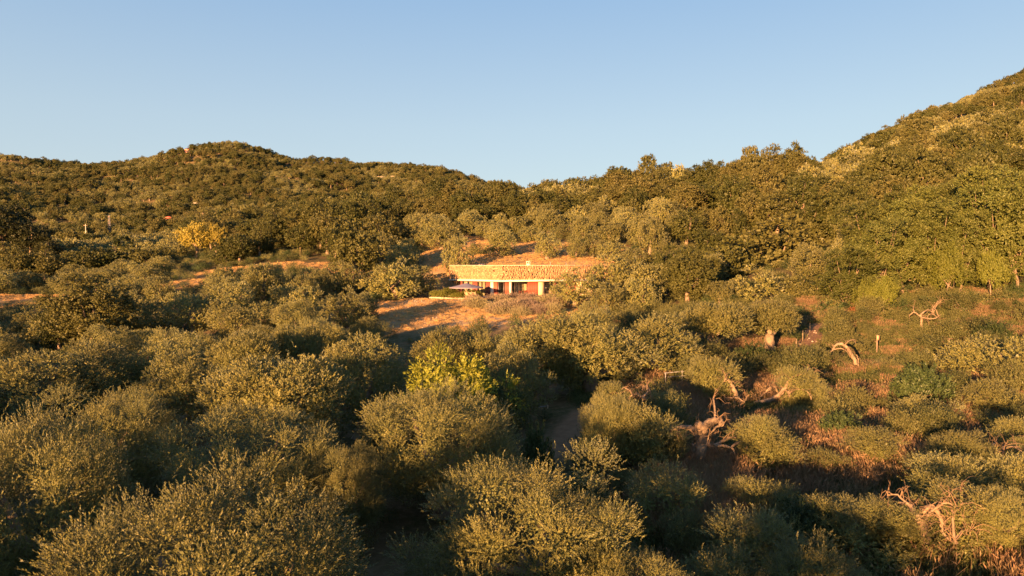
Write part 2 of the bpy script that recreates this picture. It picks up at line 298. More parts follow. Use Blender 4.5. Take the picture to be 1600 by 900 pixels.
make_kind('greenshrub',M['bright'],M['bark'],3,2,[dict(c=(s,1.2,.85,.9,24,.45,620,8,.13,.06,.3),ck=dict(shootL=.3,fan=.9,zmin=-.2,wob=.2),t=dict(r0=.06,nlimb=7,sides=4,segs=4),both=1) for s in (104,)])
make_kind('darkshrub',M['dark'],M['bark'],3,2,[dict(c=(s,1.2,.85,.9,24,.45,560,8,.14,.07,.3),ck=dict(shootL=.3,fan=.9,zmin=-.2,wob=.2),t=dict(r0=.06,nlimb=7,sides=4,segs=4),both=1) for s in (106,)])
make_kind('rustbush',M['rust'],M['bark'],3,2,[dict(c=(107,1.2,.9,.95,22,.4,700,8,.12,.05,.3),ck=dict(shootL=.35,fan=1.0,zmin=-.2,wob=.3),t=dict(r0=.06,nlimb=12,sides=4,segs=5))])
make_kind('lavender',M['lavender'],M['bark'],1.6,1,[dict(c=(s,.45,.3,.35,16,.24,620,6,.12,.026,1.0),ck=dict(shootL=.42,fan=.3,zmin=0,wob=.2),t=dict(r0=.03,nlimb=6,sides=3,segs=3)) for s in (108,109)])
make_kind('rustleaf_olive',M['olive'],M['bark'],6,5,[dict(c=(s,2.3,2.9,1.7,26,.55,900,12,.12,.034,.35),ck=dict(shootL=.45,fan=.62,zmin=-.6,wob=.35,inner=.02),t=dict(r0=.3,nlimb=16,sides=6,segs=8,twist=.3)) for s in (111,112)])

make_kind('clump',M['olive'],M['bark'],3,3,[dict(c=(s,1.15,1.5,1.15,22,.45,1250,14,.085,.024,.4),ck=dict(shootL=.38,fan=.62,zmin=-.9,wob=.3),t=dict(r0=.05,nlimb=5,sides=4,segs=4)) for s in (121,122)])
# ---------------------------------------------------------------- object helpers
def link(n,me,parent=None,label=None,cat=None,group=None,kind=None,loc=None,rot=None):
    o=bpy.data.objects.new(n,me); C.objects.link(o)
    if parent is not None: o.parent=parent
    if loc is not None: o.location=loc
    if rot is not None: o.rotation_euler=rot
    for k,v in (('label',label),('category',cat),('group',group),('kind',kind)):
        if v: o[k]=v
    return o
TREES=[]      # (x,y,radius)
rnd=random.Random(5)
def tree(kind,x,y,w,hh,label,name='olive_tree',cat='tree',group=None,variant=None,parts=True,color=None,z=None,rz=None):
    if kind=='shrub' and y<33: kind='clump'
    vs=KIND[kind]; v=vs[rnd.randrange(len(vs)) if variant is None else variant%len(vs)]
    z=hz(x,y)-.05 if z is None else z
    zmin_=(w/v['W'])/1.3*v['H']
    if hh<zmin_: z-=zmin_-hh; hh=zmin_      # squat crowns: keep the proportions, the foot goes below the soil
    rz=rnd.uniform(0,6.28) if rz is None else rz
    if parts:
        e=link(name,None,label=label,cat=cat,group=group,loc=(x,y,z),rot=(0,0,rz)); e.empty_display_size=.3
        o1=link('trunk',v['trunk'],e); o2=link('crown',v['crown'],e); ps=[o1,o2]
    else:
        e=link(name,v['both'],label=label,cat=cat,group=group,loc=(x,y,z),rot=(0,0,rz)); ps=[e]
    e.scale=(w/v['W'],w/v['W'],hh/v['H'])
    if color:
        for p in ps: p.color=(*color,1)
    return e
def lod(sp,Y):
    if sp=='olive': return 'olive_a' if Y<32 else 'olive_b' if Y<72 else 'olive_c' if Y<165 else 'olive_d'
    if sp=='oak': return 'oak_b' if Y<105 else 'oak_c' if Y<215 else 'oak_d'
    return sp
def ptree(sp,px,pt,wpx,Y,label,**k):
    """a tree whose crown top is seen at (px,pt) from the camera position, at distance Y"""
    X=xof(px,Y); w=wpx/F*Y; g=hz(X,Y); top=zof(pt,Y); hh=max(top-g,.8)
    TREES.append((X,Y,w*.5))
    if 'wreal' in k: w=k.pop('wreal')
    return tree(lod(sp,Y),X,Y,w,hh,label,**k)
# scatter object of kind stuff: geometry nodes instances on points
def scatter(name,pts,srcs,label,cat,idx=None,scl=None,seed=1,tilt=0):
    rng=np.random.RandomState(seed); n=len(pts)
    me=bpy.data.meshes.new(name); me.vertices.add(n); me.vertices.foreach_set('co',np.asarray(pts,np.float32).ravel())
    def A(nm,ty,v): a=me.attributes.new(nm,ty,'POINT'); a.data.foreach_set('value',v)
    A('idx','INT',np.asarray(rng.randint(0,len(srcs),n) if idx is None else idx,np.int32))
    A('rz','FLOAT',rng.uniform(0,6.28,n).astype(np.float32)); A('sc','FLOAT',np.asarray(np.ones(n) if scl is None else scl,np.float32))
    o=link(name,me,label=label,kind='stuff',cat=cat)
    g=bpy.data.node_groups.new(name,'GeometryNodeTree')
    g.interface.new_socket('Geometry',in_out='INPUT',socket_type='NodeSocketGeometry'); g.interface.new_socket('Geometry',in_out='OUTPUT',socket_type='NodeSocketGeometry')
    N=g.nodes; L=g.links; gi=N.new('NodeGroupInput'); go=N.new('NodeGroupOutput'); ip=N.new('GeometryNodeInstanceOnPoints'); j=N.new('GeometryNodeJoinGeometry')
    for s in reversed(srcs):
        so_=bpy.data.objects.new(name+'_source',s); oi=N.new('GeometryNodeObjectInfo'); oi.inputs['Object'].default_value=so_; oi.inputs['As Instance'].default_value=True; L.new(oi.outputs['Geometry'],j.inputs[0])
    def at_(nm,ty): a=N.new('GeometryNodeInputNamedAttribute'); a.data_type=ty; a.inputs['Name'].default_value=nm; return a.outputs['Attribute']
    cx=N.new('ShaderNodeCombineXYZ'); L.new(at_('rz','FLOAT'),cx.inputs[2]); L.new(gi.outputs[0],ip.inputs['Points']); L.new(j.outputs[0],ip.inputs['Instance'])
    ip.inputs['Pick Instance'].default_value=True; L.new(at_('idx','INT'),ip.inputs['Instance Index']); L.new(cx.outputs[0],ip.inputs['Rotation']); L.new(at_('sc','FLOAT'),ip.inputs['Scale']); L.new(ip.outputs[0],go.inputs[0])
    md=o.modifiers.new('scatter','NODES'); md.node_group=g
    return o
def boxv(c,hx,hy,hzz,ang=0,taper=1):
    V=[]
    for sz in (-1,1):
        for sx,sy in ((-1,-1),(1,-1),(1,1),(-1,1)):
            k=taper if sz>0 else 1
            x=sx*hx*k; y=sy*hy*k; V.append((c[0]+x*math.cos(ang)-y*math.sin(ang),c[1]+x*math.sin(ang)+y*math.cos(ang),c[2]+sz*hzz))
    return np.array(V),np.array([(0,3,2,1),(4,5,6,7),(0,1,5,4),(1,2,6,5),(2,3,7,6),(3,0,4,7)])
def bx(name,mat,boxes,parent=None,**k):
    V,Q=join(boxes) if isinstance(boxes,list) else boxes
    return link(name,mesh_np(name,V,Q,[mat],np.full(len(Q),.5)),parent,**k)

# ---------------------------------------------------------------- ground
rows=np.concatenate([np.arange(-120,8,4.),np.arange(8,90,1.6),np.arange(90,126,.7),np.arange(126,220,2.2),np.arange(220,800,5.),np.arange(800,1100,20.),np.array([1200,1400,1800,2400,3200,4500])])
nc=331; s_=np.linspace(-1,1,nc); s_=s_*.75+.25*s_**3
X=np.array([s_*(75+1.05*max(y,0)) for y in rows]); Y=np.repeat(rows[:,None],nc,1); Z=h(X,Y)
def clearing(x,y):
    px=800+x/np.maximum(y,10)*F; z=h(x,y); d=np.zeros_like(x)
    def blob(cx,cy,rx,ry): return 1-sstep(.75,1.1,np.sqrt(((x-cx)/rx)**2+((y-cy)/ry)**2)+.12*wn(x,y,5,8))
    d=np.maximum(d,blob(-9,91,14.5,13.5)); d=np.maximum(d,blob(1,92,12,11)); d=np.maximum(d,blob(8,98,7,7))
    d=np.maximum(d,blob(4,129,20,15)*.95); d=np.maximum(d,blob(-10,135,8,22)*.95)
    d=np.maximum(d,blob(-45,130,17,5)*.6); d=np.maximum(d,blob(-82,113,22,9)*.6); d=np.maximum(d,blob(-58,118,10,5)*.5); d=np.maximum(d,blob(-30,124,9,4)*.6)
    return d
def pathm(x,y):
    d=np.zeros_like(x)
    def seg(a,b,w):
        ax,ay=a;bx_,by=b; L2=(bx_-ax)**2+(by-ay)**2; t_=np.clip(((x-ax)*(bx_-ax)+(y-ay)*(by-ay))/L2,0,1); q=np.hypot(x-ax-t_*(bx_-ax),y-ay-t_*(by-ay))+.25*wn(x,y,4,9); return 1-sstep(w*.5,w*1.0,q)
    pts=[(at(p[0],412,p[1]).x,p[1]) for p in ((872,35),(893,39),(915,43),(980,46),(1060,48.5),(1140,53),(1200,57),(1265,64),(1285,72))]
    for a,b_ in zip(pts,pts[1:]): d=np.maximum(d,seg(a,b_,1.5))
    return d
def rough(x,y):  # open rough ground on the right
    px=800+x/np.maximum(y,10)*F
    return ((px>985)&(y<84)&(y>14))
V=np.stack([X,Y,Z],-1).reshape(-1,3); ny=len(rows)
i,j=np.meshgrid(np.arange(ny-1),np.arange(nc-1),indexing='ij'); a=(i*nc+j).ravel(); Q=np.stack([a,a+1,a+nc+1,a+nc],1)
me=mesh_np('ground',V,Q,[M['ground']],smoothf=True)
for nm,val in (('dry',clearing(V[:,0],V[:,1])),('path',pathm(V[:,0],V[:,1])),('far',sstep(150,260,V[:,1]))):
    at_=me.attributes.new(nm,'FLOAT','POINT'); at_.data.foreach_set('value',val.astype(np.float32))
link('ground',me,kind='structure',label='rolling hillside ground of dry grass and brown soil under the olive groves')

# ---------------------------------------------------------------- the stone villa
class Thing:
    def __init__(s,name,loc,label,cat,group=None):
        s.loc=np.array(loc,float); s.e=link(name,None,label=label,cat=cat,group=group,loc=loc); s.e.empty_display_size=.3
    def add(s,name,mat,geo,parent=None,tint=None,kind=None,label=None,smoothf=False):
        V,Q=join(geo) if isinstance(geo,list) else geo
        return link(name,mesh_np(name,np.asarray(V)-s.loc,Q,[mat],np.full(len(Q),.5) if tint is None else tint,smoothf=smoothf),parent or s.e,kind=kind,label=label)
def quadbox(a,b,z0,z1,n,d0,d1):
    """box along a->b (2D), from offset d0 to d1 along normal n"""
    a=np.array(a[:2]);b=np.array(b[:2]);n=np.array(n); P=[a+n*d0,b+n*d0,b+n*d1,a+n*d1]
    V=np.array([(*p,z) for z in (z0,z1) for p in P]); return V,np.array([(0,3,2,1),(4,5,6,7),(0,1,5,4),(1,2,6,5),(2,3,7,6),(3,0,4,7)])
def prism(P,z0,z1):
    n=len(P); V=np.array([(*p,z) for z in (z0,z1) for p in P]); return V,n
ZT,ZS,ZF,ZB=EYE-.27,EYE-2.50,EYE-2.77,EYE-5.12
Lp=np.array([xof(702,114),114.]); Kp=np.array([xof(784,106),106.]); Rp=np.array([xof(958,113.5),113.5])
Lb=np.array([Lp[0]+1.2,119.8]); Rb=np.array([Rp[0]+1.,119.8])
def outn(a,b): d=(b-a)/np.linalg.norm(b-a); return np.array([d[1],-d[0]])
nL=outn(Lp,Kp); nR=outn(Kp,Rp)
vil=Thing('stone_villa',(0,110,ZB),'low flat-roofed villa with a rubble stone parapet over red wood panels and glass','house')
segs=[(Lb,Lp,outn(Lb,Lp)),(Lp,Kp,nL),(Kp,Rp,nR),(Rp,Rb,outn(Rp,Rb))]
vil.add('parapet_wall',M['mortar'],[quadbox(a,b,ZS,ZT,n,-.32,0) for a,b,n in segs])
rng=np.random.RandomState(77); sv=[];st=[]
for a,b,n in segs:
    Ls=np.linalg.norm(b-a); d=(b-a)/Ls; row=ZS+.02; 
    while row<ZT-.08:
        hh=rng.uniform(.16,.30); u=rng.uniform(-.1,.1)
        while u<Ls-.05:
            ww=rng.uniform(.18,.55); c=a+d*min(u+ww/2,Ls-.05)+n*rng.uniform(-.02,.03); pr=rng.uniform(.012,.034)
            zz=min(row+hh/2,ZT-.08)
            V,Q_=boxv((0,0,0),ww/2-.015,pr,min(hh/2-.012,.13)); V[:,[0,2]]+=rng.uniform(-.03,.03,(8,2)); V[:,1]+=rng.uniform(-.012,.012,8)
            an=rng.uniform(-.25,.25); x_=V[:,0]*math.cos(an)-V[:,2]*math.sin(an); z_=V[:,0]*math.sin(an)+V[:,2]*math.cos(an)
            P=np.stack([c[0]+d[0]*x_-n[0]*-V[:,1]*1,c[1]+d[1]*x_+n[1]*V[:,1],zz+z_],1); P[:,2]=np.minimum(P[:,2],ZT-.005); P[:,2]=np.maximum(P[:,2],ZS+.005)
            sv.append((P,Q_)); st+=[np.clip(rng.beta(1.6,1.8),0,1)]*6; u+=ww
        row+=hh
vil.add('stone_cladding',M['stone'],sv,tint=np.array(st),kind='stuff')
vil.add('coping',M['white'],[quadbox(a,b,ZT,ZT+.05,n,-.36,.06) for a,b,n in segs])
vil.add('fascia',M['white'],[quadbox(a,b,ZF,ZS-.003,n,-.5,.12) for a,b,n in segs])
P=[Lp-nL*.3,Kp+(0,.35),Rp-nR*.3,Rb+(-.3,0),Lb+(.3,0)]
n=5; V=np.array([(*p,z) for z in (ZF+.06,ZT-.3) for p in P]); 
def ngon(parts,name,mat,P,z0,z1,th):
    n=len(P); me=bpy.data.meshes.new(name); v=[(*(np.array(p)-th.loc[:2]),z-th.loc[2]) for z in (z0,z1) for p in P]
    me.from_pydata(v,[],[tuple(range(n))[::-1],tuple(range(n,2*n))]+[(i,(i+1)%n,n+(i+1)%n,n+i) for i in range(n)]); me.materials.append(mat)
    return link(name,me,th.e)
ngon(None,'roof',M['roofing'],P,ZF+.06,ZT-.3,vil)
ngon(None,'floor_slab',M['paving'],[Lp+nL*1.6+(-.6,-.2),Kp+(0,-2.0),Rp+nR*1.6,Rb,Lb],ZB-.25,ZB,vil)
def fac(px,seg,dep=.75):
    a,b,n=((Lp,Kp,nL),(Kp,Rp,nR))[seg]; a=a-n*dep; d=(b-n*dep)-a; u=(px-800)/F; u=ray(px,450)[0]/ray(px,450)[1]
    k=(u*a[1]-a[0])/(d[0]-u*d[1]); return a+d*k
def pan(name,mat,pa,pb,seg,z0=None,z1=None,dep=.75,th=.08,label=None,parent=None):
    z0=ZB+.003 if z0 is None else z0; z1=ZF+.0 if z1 is None else z1
    return vil.add(name,mat,quadbox(fac(pa,seg,dep),fac(pb,seg,dep),z0,z1,(nL,nR)[seg],-th/2,th/2),label=label,parent=parent)
def boards(pa,pb,seg,mat,nb,dep=.70):
    f=[]; A=fac(pa,seg,dep);B=fac(pb,seg,dep); n=(nL,nR)[seg]
    for i in range(nb):
        a=A+(B-A)*(i/nb+.012*8/nb/8); b=A+(B-A)*((i+1)/nb-.02/nb*2); f.append(quadbox(a,b,ZB+.02,ZF,n,-.03+.012*(i%2),.05+.012*(i%2)))
    pnl=vil.add('wood_panel',mat,quadbox(A,B,ZB+.01,ZF,n,-.06,-.035))
    vil.add('vertical_boards',mat,f,parent=pnl,kind='stuff')
def window(pa,pb,seg,mull=(),z0=None,bar=.05):
    w=pan('window',M['frame'],pa,pb,seg,z0=ZB+.01,z1=ZB+.08,dep=.80,th=.10)
    for p in (pa+.4,pb-.4,*mull): pan('frame',M['frame'],p-.35,p+.35,seg,z0=ZB+.083,z1=ZF-.1,dep=.80,th=.09,parent=w)
    pan('pane',M['glass'],pa+.8,pb-.8,seg,z0=ZB+.085,z1=ZF-.1,dep=.80,th=.015,parent=w)
# left face
vil.add('end_wall',M['stone'],quadbox(fac(706,0,1.0),fac(716.5,0,1.0),ZB,ZF,nL,-.25,.0),tint=np.full(6,.4))
pan('door_post',M['darkred'],719,722.5,0); window(722.5,746-7,0,(731,)); boards(738.5,746,0,M['darkred'],4); window(746,759.3,0,(752.5,)); boards(759.3,767,0,M['darkred'],5)
pan('pillar',M['white'],767.3,771,0,th=.34,dep=.55); boards(771.3,777,0,M['red'],4)
# glazed double door at the corner
pan('door_post',M['frame'],777.2,779.7,0,dep=.82); pan('door_glass',M['glass'],779.7,783.5,0,dep=.84,th=.015)
pan('door_post',M['frame'],786.5,789,1,dep=.82); pan('door_glass',M['glass'],784.2,786.3,1,dep=.84,th=.015)
boards(789.3,795.8,1,M['red'],4); pan('pillar',M['white'],796,799,1,th=.34,dep=.55)
window(799.3,824.5,1,(804.5,811)); boards(824.8,840.8,1,M['red'],10)
pan('plaster_wall',M['yellow'],841,850.5,1,th=.2); window(850.8,866,1,()); pan('door_post',M['darkred'],866.2,869,1)
window(869.3,884,1,(876,)); boards(884,900,1,M['red'],10); pan('plaster_wall',M['yellow'],900.2,940,1,th=.2)
# curtains and inner walls
for a,b in ((723.5,731),(733,738.5),(746.6,752),(753.2,757.5)): vil.add('curtain',M['yellow'],quadbox(fac(a,0,1.15),fac(b,0,1.15),ZB,ZF-.1,nL,-.03,.03))
vil.add('inner_wall',M['yellow'],quadbox(fac(797,1,2.5),fac(935,1,2.5),ZB,ZF+.05,nR,-.1,.1)); vil.add('inner_wall',M['yellow'],quadbox(fac(712,0,2.4),fac(778,0,2.4),ZB,ZF+.05,nL,-.1,.1))
vil.add('partition',M['yellow'],quadbox(fac(899,1,.9),fac(899,1,2.35),ZB,ZF+.05,np.array([1,0.]),-.08,.08))
vil.add('inner_post',M['white'],quadbox(fac(806,1,1.9),fac(808.4,1,1.9),ZB,ZF+.05,nR,-.1,.1))
vil.add('inner_panel',M['darkred'],quadbox(fac(802.5,1,2.3),fac(805.5,1,2.3),ZB,ZF+.05,nR,-.05,.05))
# chimney and vents on the roof
ch=Thing('roof_chimney',(*at(825.5,412,112)[:2],ZT-.3),'small pale square chimney with two dark openings rising from the villa roof','chimney')
cx,cy=ch.loc[:2]
ch.add('shaft',M['white'],boxv((cx,cy,ZT-.02),.30,.25,.3)); ch.add('cap',M['white'],boxv((cx,cy,ZT+.62),.34,.29,.045))
for dx in (-.27,0,.27): ch.add('pier',M['white'],boxv((cx+dx,cy,ZT+.43),.045,.2,.145))
ch.add('flue_lining',M['frame'],boxv((cx,cy+.1,ZT+.43),.2,.05,.14))
for px,hh,lab in ((860,.55,'thin pale vent pipe on the villa roof, nearer of two to the chimney'),(884.5,.4,'short vent pipe on the villa roof beside the olive crown')):
    q=at(px,412,111.5); v=Thing('vent_pipe',(q[0],q[1],ZT-.3),lab,'pipe','vent pipes on the villa roof')
    v.add('pipe',M['metal'],tube([(q[0],q[1],ZT-.35),(q[0],q[1],ZT+.1),(q[0],q[1],ZT+hh)],[.05,.05,.05],8)); v.add('cowl',M['metal'],tube([(q[0],q[1],ZT+hh+.005),(q[0],q[1],ZT+hh+.08)],[.085,.03],8))
# furniture seen inside
def chair_geo(x,y,z,ang,w=.24,hb=.9,mat='wood',name='dining_chair',lab='',grp=None,cat='chair',lean=.08):
    t=Thing(name,(x,y,z),lab,cat,grp); ca,sa=math.cos(ang),math.sin(ang)
    def p(u,v): return (x+u*ca-v*sa,y+u*sa+v*ca)
    for u,v in ((-w+.03,-w+.03),(w-.03,-w+.03),(-w+.03,w-.03),(w-.03,w-.03)): t.add('leg',M[mat],boxv((*p(u,v),z+.21),.022,.022,.21,ang))
    t.add('seat',M[mat],boxv((*p(0,0),z+.445),w,w,.022,ang)); 
    for k in range(3): t.add('slat',M[mat],boxv((*p(0,w-.02+lean*(k+1)*.3),z+.58+k*.13),w,.015,.045,ang))
    for u in (-w+.03,w-.03): t.add('back_post',M[mat],tube([(*p(u,w-.02),z+.44),(*p(u,w+lean),z+hb)],[.02,.018],5))
    return t
q=fac(817,1,1.65); tb=Thing('dining_table',(q[0],q[1],ZB),'dining table inside the villa behind the glass beside the white post','table')
tb.add('table_top',M['red'],boxv((q[0],q[1],ZB+.74),.75,.28,.025)); 
for sx in (-1,1):
    for sy in (-1,1): tb.add('leg',M['red'],boxv((q[0]+sx*.66,q[1]+sy*.22,ZB+.357),.03,.03,.357))
for k,(dx,dy,an,lb) in enumerate(((-.4,-.5,3.14,'red-brown dining chair with its back to the villa glass, nearer the white post'),(.4,-.4,3.14,'red-brown dining chair with its back to the villa glass, nearer the wood panel'),(-.4,.38,0,'red-brown dining chair on the inner side of the dining table near the post'),(.4,.5,0,'red-brown dining chair on the inner side of the table near the panel'))):
    chair_geo(q[0]+dx,q[1]+dy,ZB,an,mat='red',lab=lb,grp='dining chairs inside the villa')
q=fac(857.5,1,1.8); sb=Thing('sideboard',(q[0],q[1],ZB),'pale wooden sideboard seen through the villa opening next to the cream wall','sideboard')
sb.add('cabinet',M['wood'],boxv((q[0],q[1],ZB+.45),.55,.22,.37)); sb.add('top',M['terracotta'],boxv((q[0],q[1],ZB+.84),.6,.25,.018))
for sx in (-1,1):
    d=sb.add('door',M['wood'],boxv((q[0]+sx*.27,q[1]-.235,ZB+.45),.25,.012,.33)); sb.add('handle',M['frame'],boxv((q[0]+sx*.06,q[1]-.26,ZB+.5),.015,.01,.06),parent=d)
    for sy in (-1,1): sb.add('leg',M['frame'],boxv((q[0]+sx*.48,q[1]+sy*.16,ZB+.038),.025,.025,.038))
pl=Thing('potted_plant',(q[0]+.1,q[1],ZB+.86),'dark leafy potted plant standing on the sideboard inside the villa','plant')
pl.add('pot',M['white'],tube([(q[0]+.1,q[1],ZB+.862),(q[0]+.1,q[1],ZB+1.0),(q[0]+.1,q[1],ZB+1.1)],[.09,.12,.13],10))
rg=np.random.RandomState(3); Pn=np.tile([q[0]+.1,q[1],ZB+1.1],(160,1))+rg.normal(size=(160,3))*[.17,.12,.14]+[0,0,.22]; Vv,Qq=leaves(Pn,rg.normal(size=(160,3))+[0,0,.4],np.full(160,.16),np.full(160,.07),rg); pl.add('foliage',M['dark'],(Vv,Qq),tint=rg.uniform(0,1,160))
# parasol
q=at(728.6,412,103.5); zb=hz(q[0],q[1]); ps=Thing('parasol',(q[0],q[1],zb),'wide shallow grey-purple parasol open over the terrace before the villa','parasol')
zt=EYE-2.9
def cone(c,r0,r1,z0,z1,n=8,ph=.2): 
    V=[(c[0]+r*math.cos(ph+i*2*math.pi/n),c[1]+r*math.sin(ph+i*2*math.pi/n),z) for r,z in ((r0,z0),(r1,z1)) for i in range(n)]; return np.array(V),np.array([(i,(i+1)%n,n+(i+1)%n,n+i) for i in range(n)])
ps.add('canopy',M['canvas'],[cone(q,2.6,1.5,zt-.62,zt-.38),cone(q,1.5,.04,zt-.378,zt),cone(q,2.6,2.58,zt-.62,zt-.75)])
ps.add('pole',M['wood'],tube([(q[0],q[1],zb-.1),(q[0],q[1],zt-1.2),(q[0],q[1],zt+.06)],[.045,.04,.035],8)); ps.add('finial',M['wood'],tube([(q[0],q[1],zt+.03),(q[0],q[1],zt+.1),(q[0],q[1],zt+.16)],[.06,.05,.02],8))
ps.add('base',M['metal'],tube([(q[0],q[1],zb-.02),(q[0],q[1],zb+.05),(q[0],q[1],zb+.09)],[.35,.35,.1],12))
for i in range(8):
    a=.2+i*math.pi/4; ps.add('rib',M['wood'],tube([(q[0],q[1],zt-.06),(q[0]+1.49*math.cos(a),q[1]+1.49*math.sin(a),zt-.42),(q[0]+2.55*math.cos(a),q[1]+2.55*math.sin(a),zt-.66)],[.018]*3,4))
# terrace edge slabs, seats, pots
e0=at(672,412,104.6); e1=at(741,412,100.3); nn=outn(np.array(e0[:2]),np.array(e1[:2]))
ter=Thing('terrace',(*e1[:2],hz(*e1[:2])),'narrow pale paved terrace edge above the dry slope beside the hedge','terrace')
dv=np.array(e1[:2])-np.array(e0[:2]); Ln=np.linalg.norm(dv); dv/=Ln
for k in range(int(Ln/.95)):
    a=np.array(e0[:2])+dv*k*.95; ter.add('paving_slab',M['paving'],quadbox(a+dv*.02,a+dv*.93,EYE-5.55,EYE-5.02+.01*(k%3-1),nn,-1.3,.25))
for px,Yd,an,lb in ((732,101.6,2.5,'pale slatted wooden chair under the parasol, nearest the parasol pole'),(737,101.9,2.7,'pale slatted wooden chair between two others beside the lavender'),(742,102.3,2.9,'pale slatted wooden chair farthest along from the parasol pole')):
    x=xof(px,Yd); chair_geo(x,Yd,max(hz(x,Yd),EYE-5.1),an,w=.3,hb=1.05,lab=lb,name='garden_chair',grp='garden chairs on the terrace',lean=.35)
for px,Yd,lb in ((774.5,104.2,'terracotta pot standing in front of the red panel beside the pillar'),(829,105.8,'terracotta pot at the foot of the wide red wood panel'),(781.5,104.,'terracotta pot before the dark glazed door')):
    x=xof(px,Yd); t=Thing('terracotta_pot',(x,Yd,ZB),lb,'pot','pots before the villa'); t.add('bowl',M['terracotta'],tube([(x,Yd,ZB),(x,Yd,ZB+.3),(x,Yd,ZB+.5)],[.14,.2,.24],12)); t.add('rim',M['terracotta'],tube([(x,Yd,ZB+.502),(x,Yd,ZB+.56)],[.27,.26],12))
t=Thing('low_wall',(xof(790,103.6),103.6,EYE-5.2),'low pale rendered wall between lavender and the villa corner','wall'); a=np.array([xof(783,103.9),103.9]); b=np.array([xof(797,103.3),103.3])
t.add('wall',M['terracotta'],quadbox(a,b,EYE-5.3,EYE-4.72,outn(a,b),-.15,.15)); t.add('coping',M['white'],quadbox(a,b,EYE-4.717,EYE-4.65,outn(a,b),-.18,.18))
# rocks in the slope and behind the roof
def rockmesh(seed):
    r=np.random.RandomState(seed); th=fib(26,r,-1.); V=th*(1+r.uniform(-.22,.22,(26,1)))*[1,.8,.6]
    import bmesh; bm=bmesh.new(); [bm.verts.new(v) for v in V]; bmesh.ops.convex_hull(bm,input=bm.verts); me=bpy.data.meshes.new('rock'); bm.to_mesh(me); me.materials.append(M['rock']); return me
RK=[rockmesh(i) for i in range(5)]
x,y=at(752,412,121)[:2]; o=link('pale_rock',RK[0],label='flat pale rock lying on dry grass just behind the villa roof',cat='rock',loc=(x,y,hz(x,y)+.1)); o.scale=(.6,.4,.35)

# ---------------------------------------------------------------- hedges, lavender, garden plants
def shr(kind,px,pt,w,Y,label,name='shrub',cat='shrub',group=None,**k): return ptree(kind,px,pt,w,Y,label,name=name,cat=cat,group=group,**k)
for px,pt,w,Y,lb in ((684,452,26,104.6,'clipped green garden bush at the outer end of the terrace hedge'),(703,448,30,104.8,'tall clipped green garden bush in the middle of the terrace hedge'),(713,456,22,102.2,'small yellow-green bush on the terrace edge before the hedge'),(738,451,34,104.4,'rounded green bush growing behind the terrace chairs'),(722,456,20,102.6,'small green bush right under the parasol'),(694,453,20,103.,'low green bush squeezed between two hedge bushes')):
    shr('greenshrub',px,pt,w,Y,lb,name='garden_bush',cat='bush',group='green bushes along the terrace')
for i in range(46):
    px=rnd.uniform(738,872); Y=rnd.uniform(87,101.5)
    if px<760: Y=rnd.uniform(95,101)
    x=xof(px,Y); w=rnd.uniform(2.8,3.9); g=hz(x,Y)
    tree('lavender',x,Y,w,rnd.uniform(1.0,1.4)*(1.25 if Y<96 else .85),'dusty lavender bush in the mauve and straw drift before the villa',name='lavender_bush',cat='lavender',group='lavender drift before the villa')

def onhill(px,py,y0,y1):
    """distance at which the ground is seen at (px,py)"""
    ys=np.arange(y0,y1,2.); u=(px-800)/F*1.0; z=h(u*ys,ys); pj=np.array([412+ (EYE-z_)/y_*F for z_,y_ in zip(z,ys)]); k=np.argmin(np.abs(pj-py)); return float(ys[k])
HOUSES=[(293,onhill(293,237,500,720)),(265,onhill(265,350,260,420)),(306,onhill(306,324,300,560)),(594,onhill(594,281,380,640)),(616,onhill(616,281,380,640)),(172,330.),(135,300.)]; print(HOUSES)
# ---------------------------------------------------------------- trees placed one by one
OL='olive trees of the near grove'
for px,pt,w,Y,lb in ((355,745,560,14.5,'broad olive crown with golden shoots, lowest in view and nearest of all'),
 (830,705,370,18.5,'large olive with upright golden shoots between the dark gap and the broken trunk'),
 (60,645,330,20,'big shaded blue-green olive at the picture edge, only its top sunlit'),
 (405,632,285,25,'rounded olive, sunlit on its valley side, behind the nearest broad crown'),
 (698,603,290,27.5,'wide orange-lit olive just before the yellow-green broadleaf tree'),
 (170,603,230,30,'dim olive with two lit tufts, behind the big shaded edge olive'),
 (425,552,220,33.5,'broad golden-topped olive directly behind the rounded sunlit olive'),
 (565,518,190,40,'olive with a crinkled golden crown below the small round shrub'),
 (290,545,180,41,'shaded olive with a single bright tuft on its valley side'),
 (50,545,220,44,'shadowed grey-green olive beneath the big dark conical tree'),
 (160,530,180,48,'shadowed blue-green olive in the hollow beside the dark conical tree'),
 (265,520,150,52,'blue-green shaded olive between the hollow and the golden grove'),
 (690,508,115,54,'golden olive at the foot of the dry slope, valley side'),(762,512,105,56,'golden olive at the foot of the dry slope below the lavender'),
 (850,485,165,50,'tall golden olive of the central clump, nearest the dry slope'),(925,487,175,49,'widest olive of the dense golden central clump'),(1020,487,170,53,'hill-side olive of the dense central clump, behind the metal gate'),
 (1118,470,108,60,'round-headed olive with a stout stump-like trunk beside the dirt road'),(1205,467,88,62,'upright olive on a thick flared trunk at the edge of the dirt road'),
 (640,640,80,31,'small dusky olive filling the gap beneath the yellow-green tree'),
 (460,505,95,56,'small golden olive at the middle of the sloping grove'),(385,515,105,50,'squat olive above the golden-topped broad olive'),
 (545,690,120,24,'dusky olive sunk in the dark gap between two large crowns'),
 (985,850,260,17,'shadowed olive foliage spreading below the large upright-shoot olive')):
    ptree('olive',px,pt,w,Y,lb,group=OL,variant=4 if px in (1118,1205) else None)
ptree('broad',705,540,175,36,'leafy yellow-green broadleaf tree rising among the olives',name='broadleaf_tree',color=(1.35,1.4,1.))
ptree('darkbroad',775,590,90,36,'deep green broadleaf tree adjoining the yellow-green one',name='broadleaf_tree')
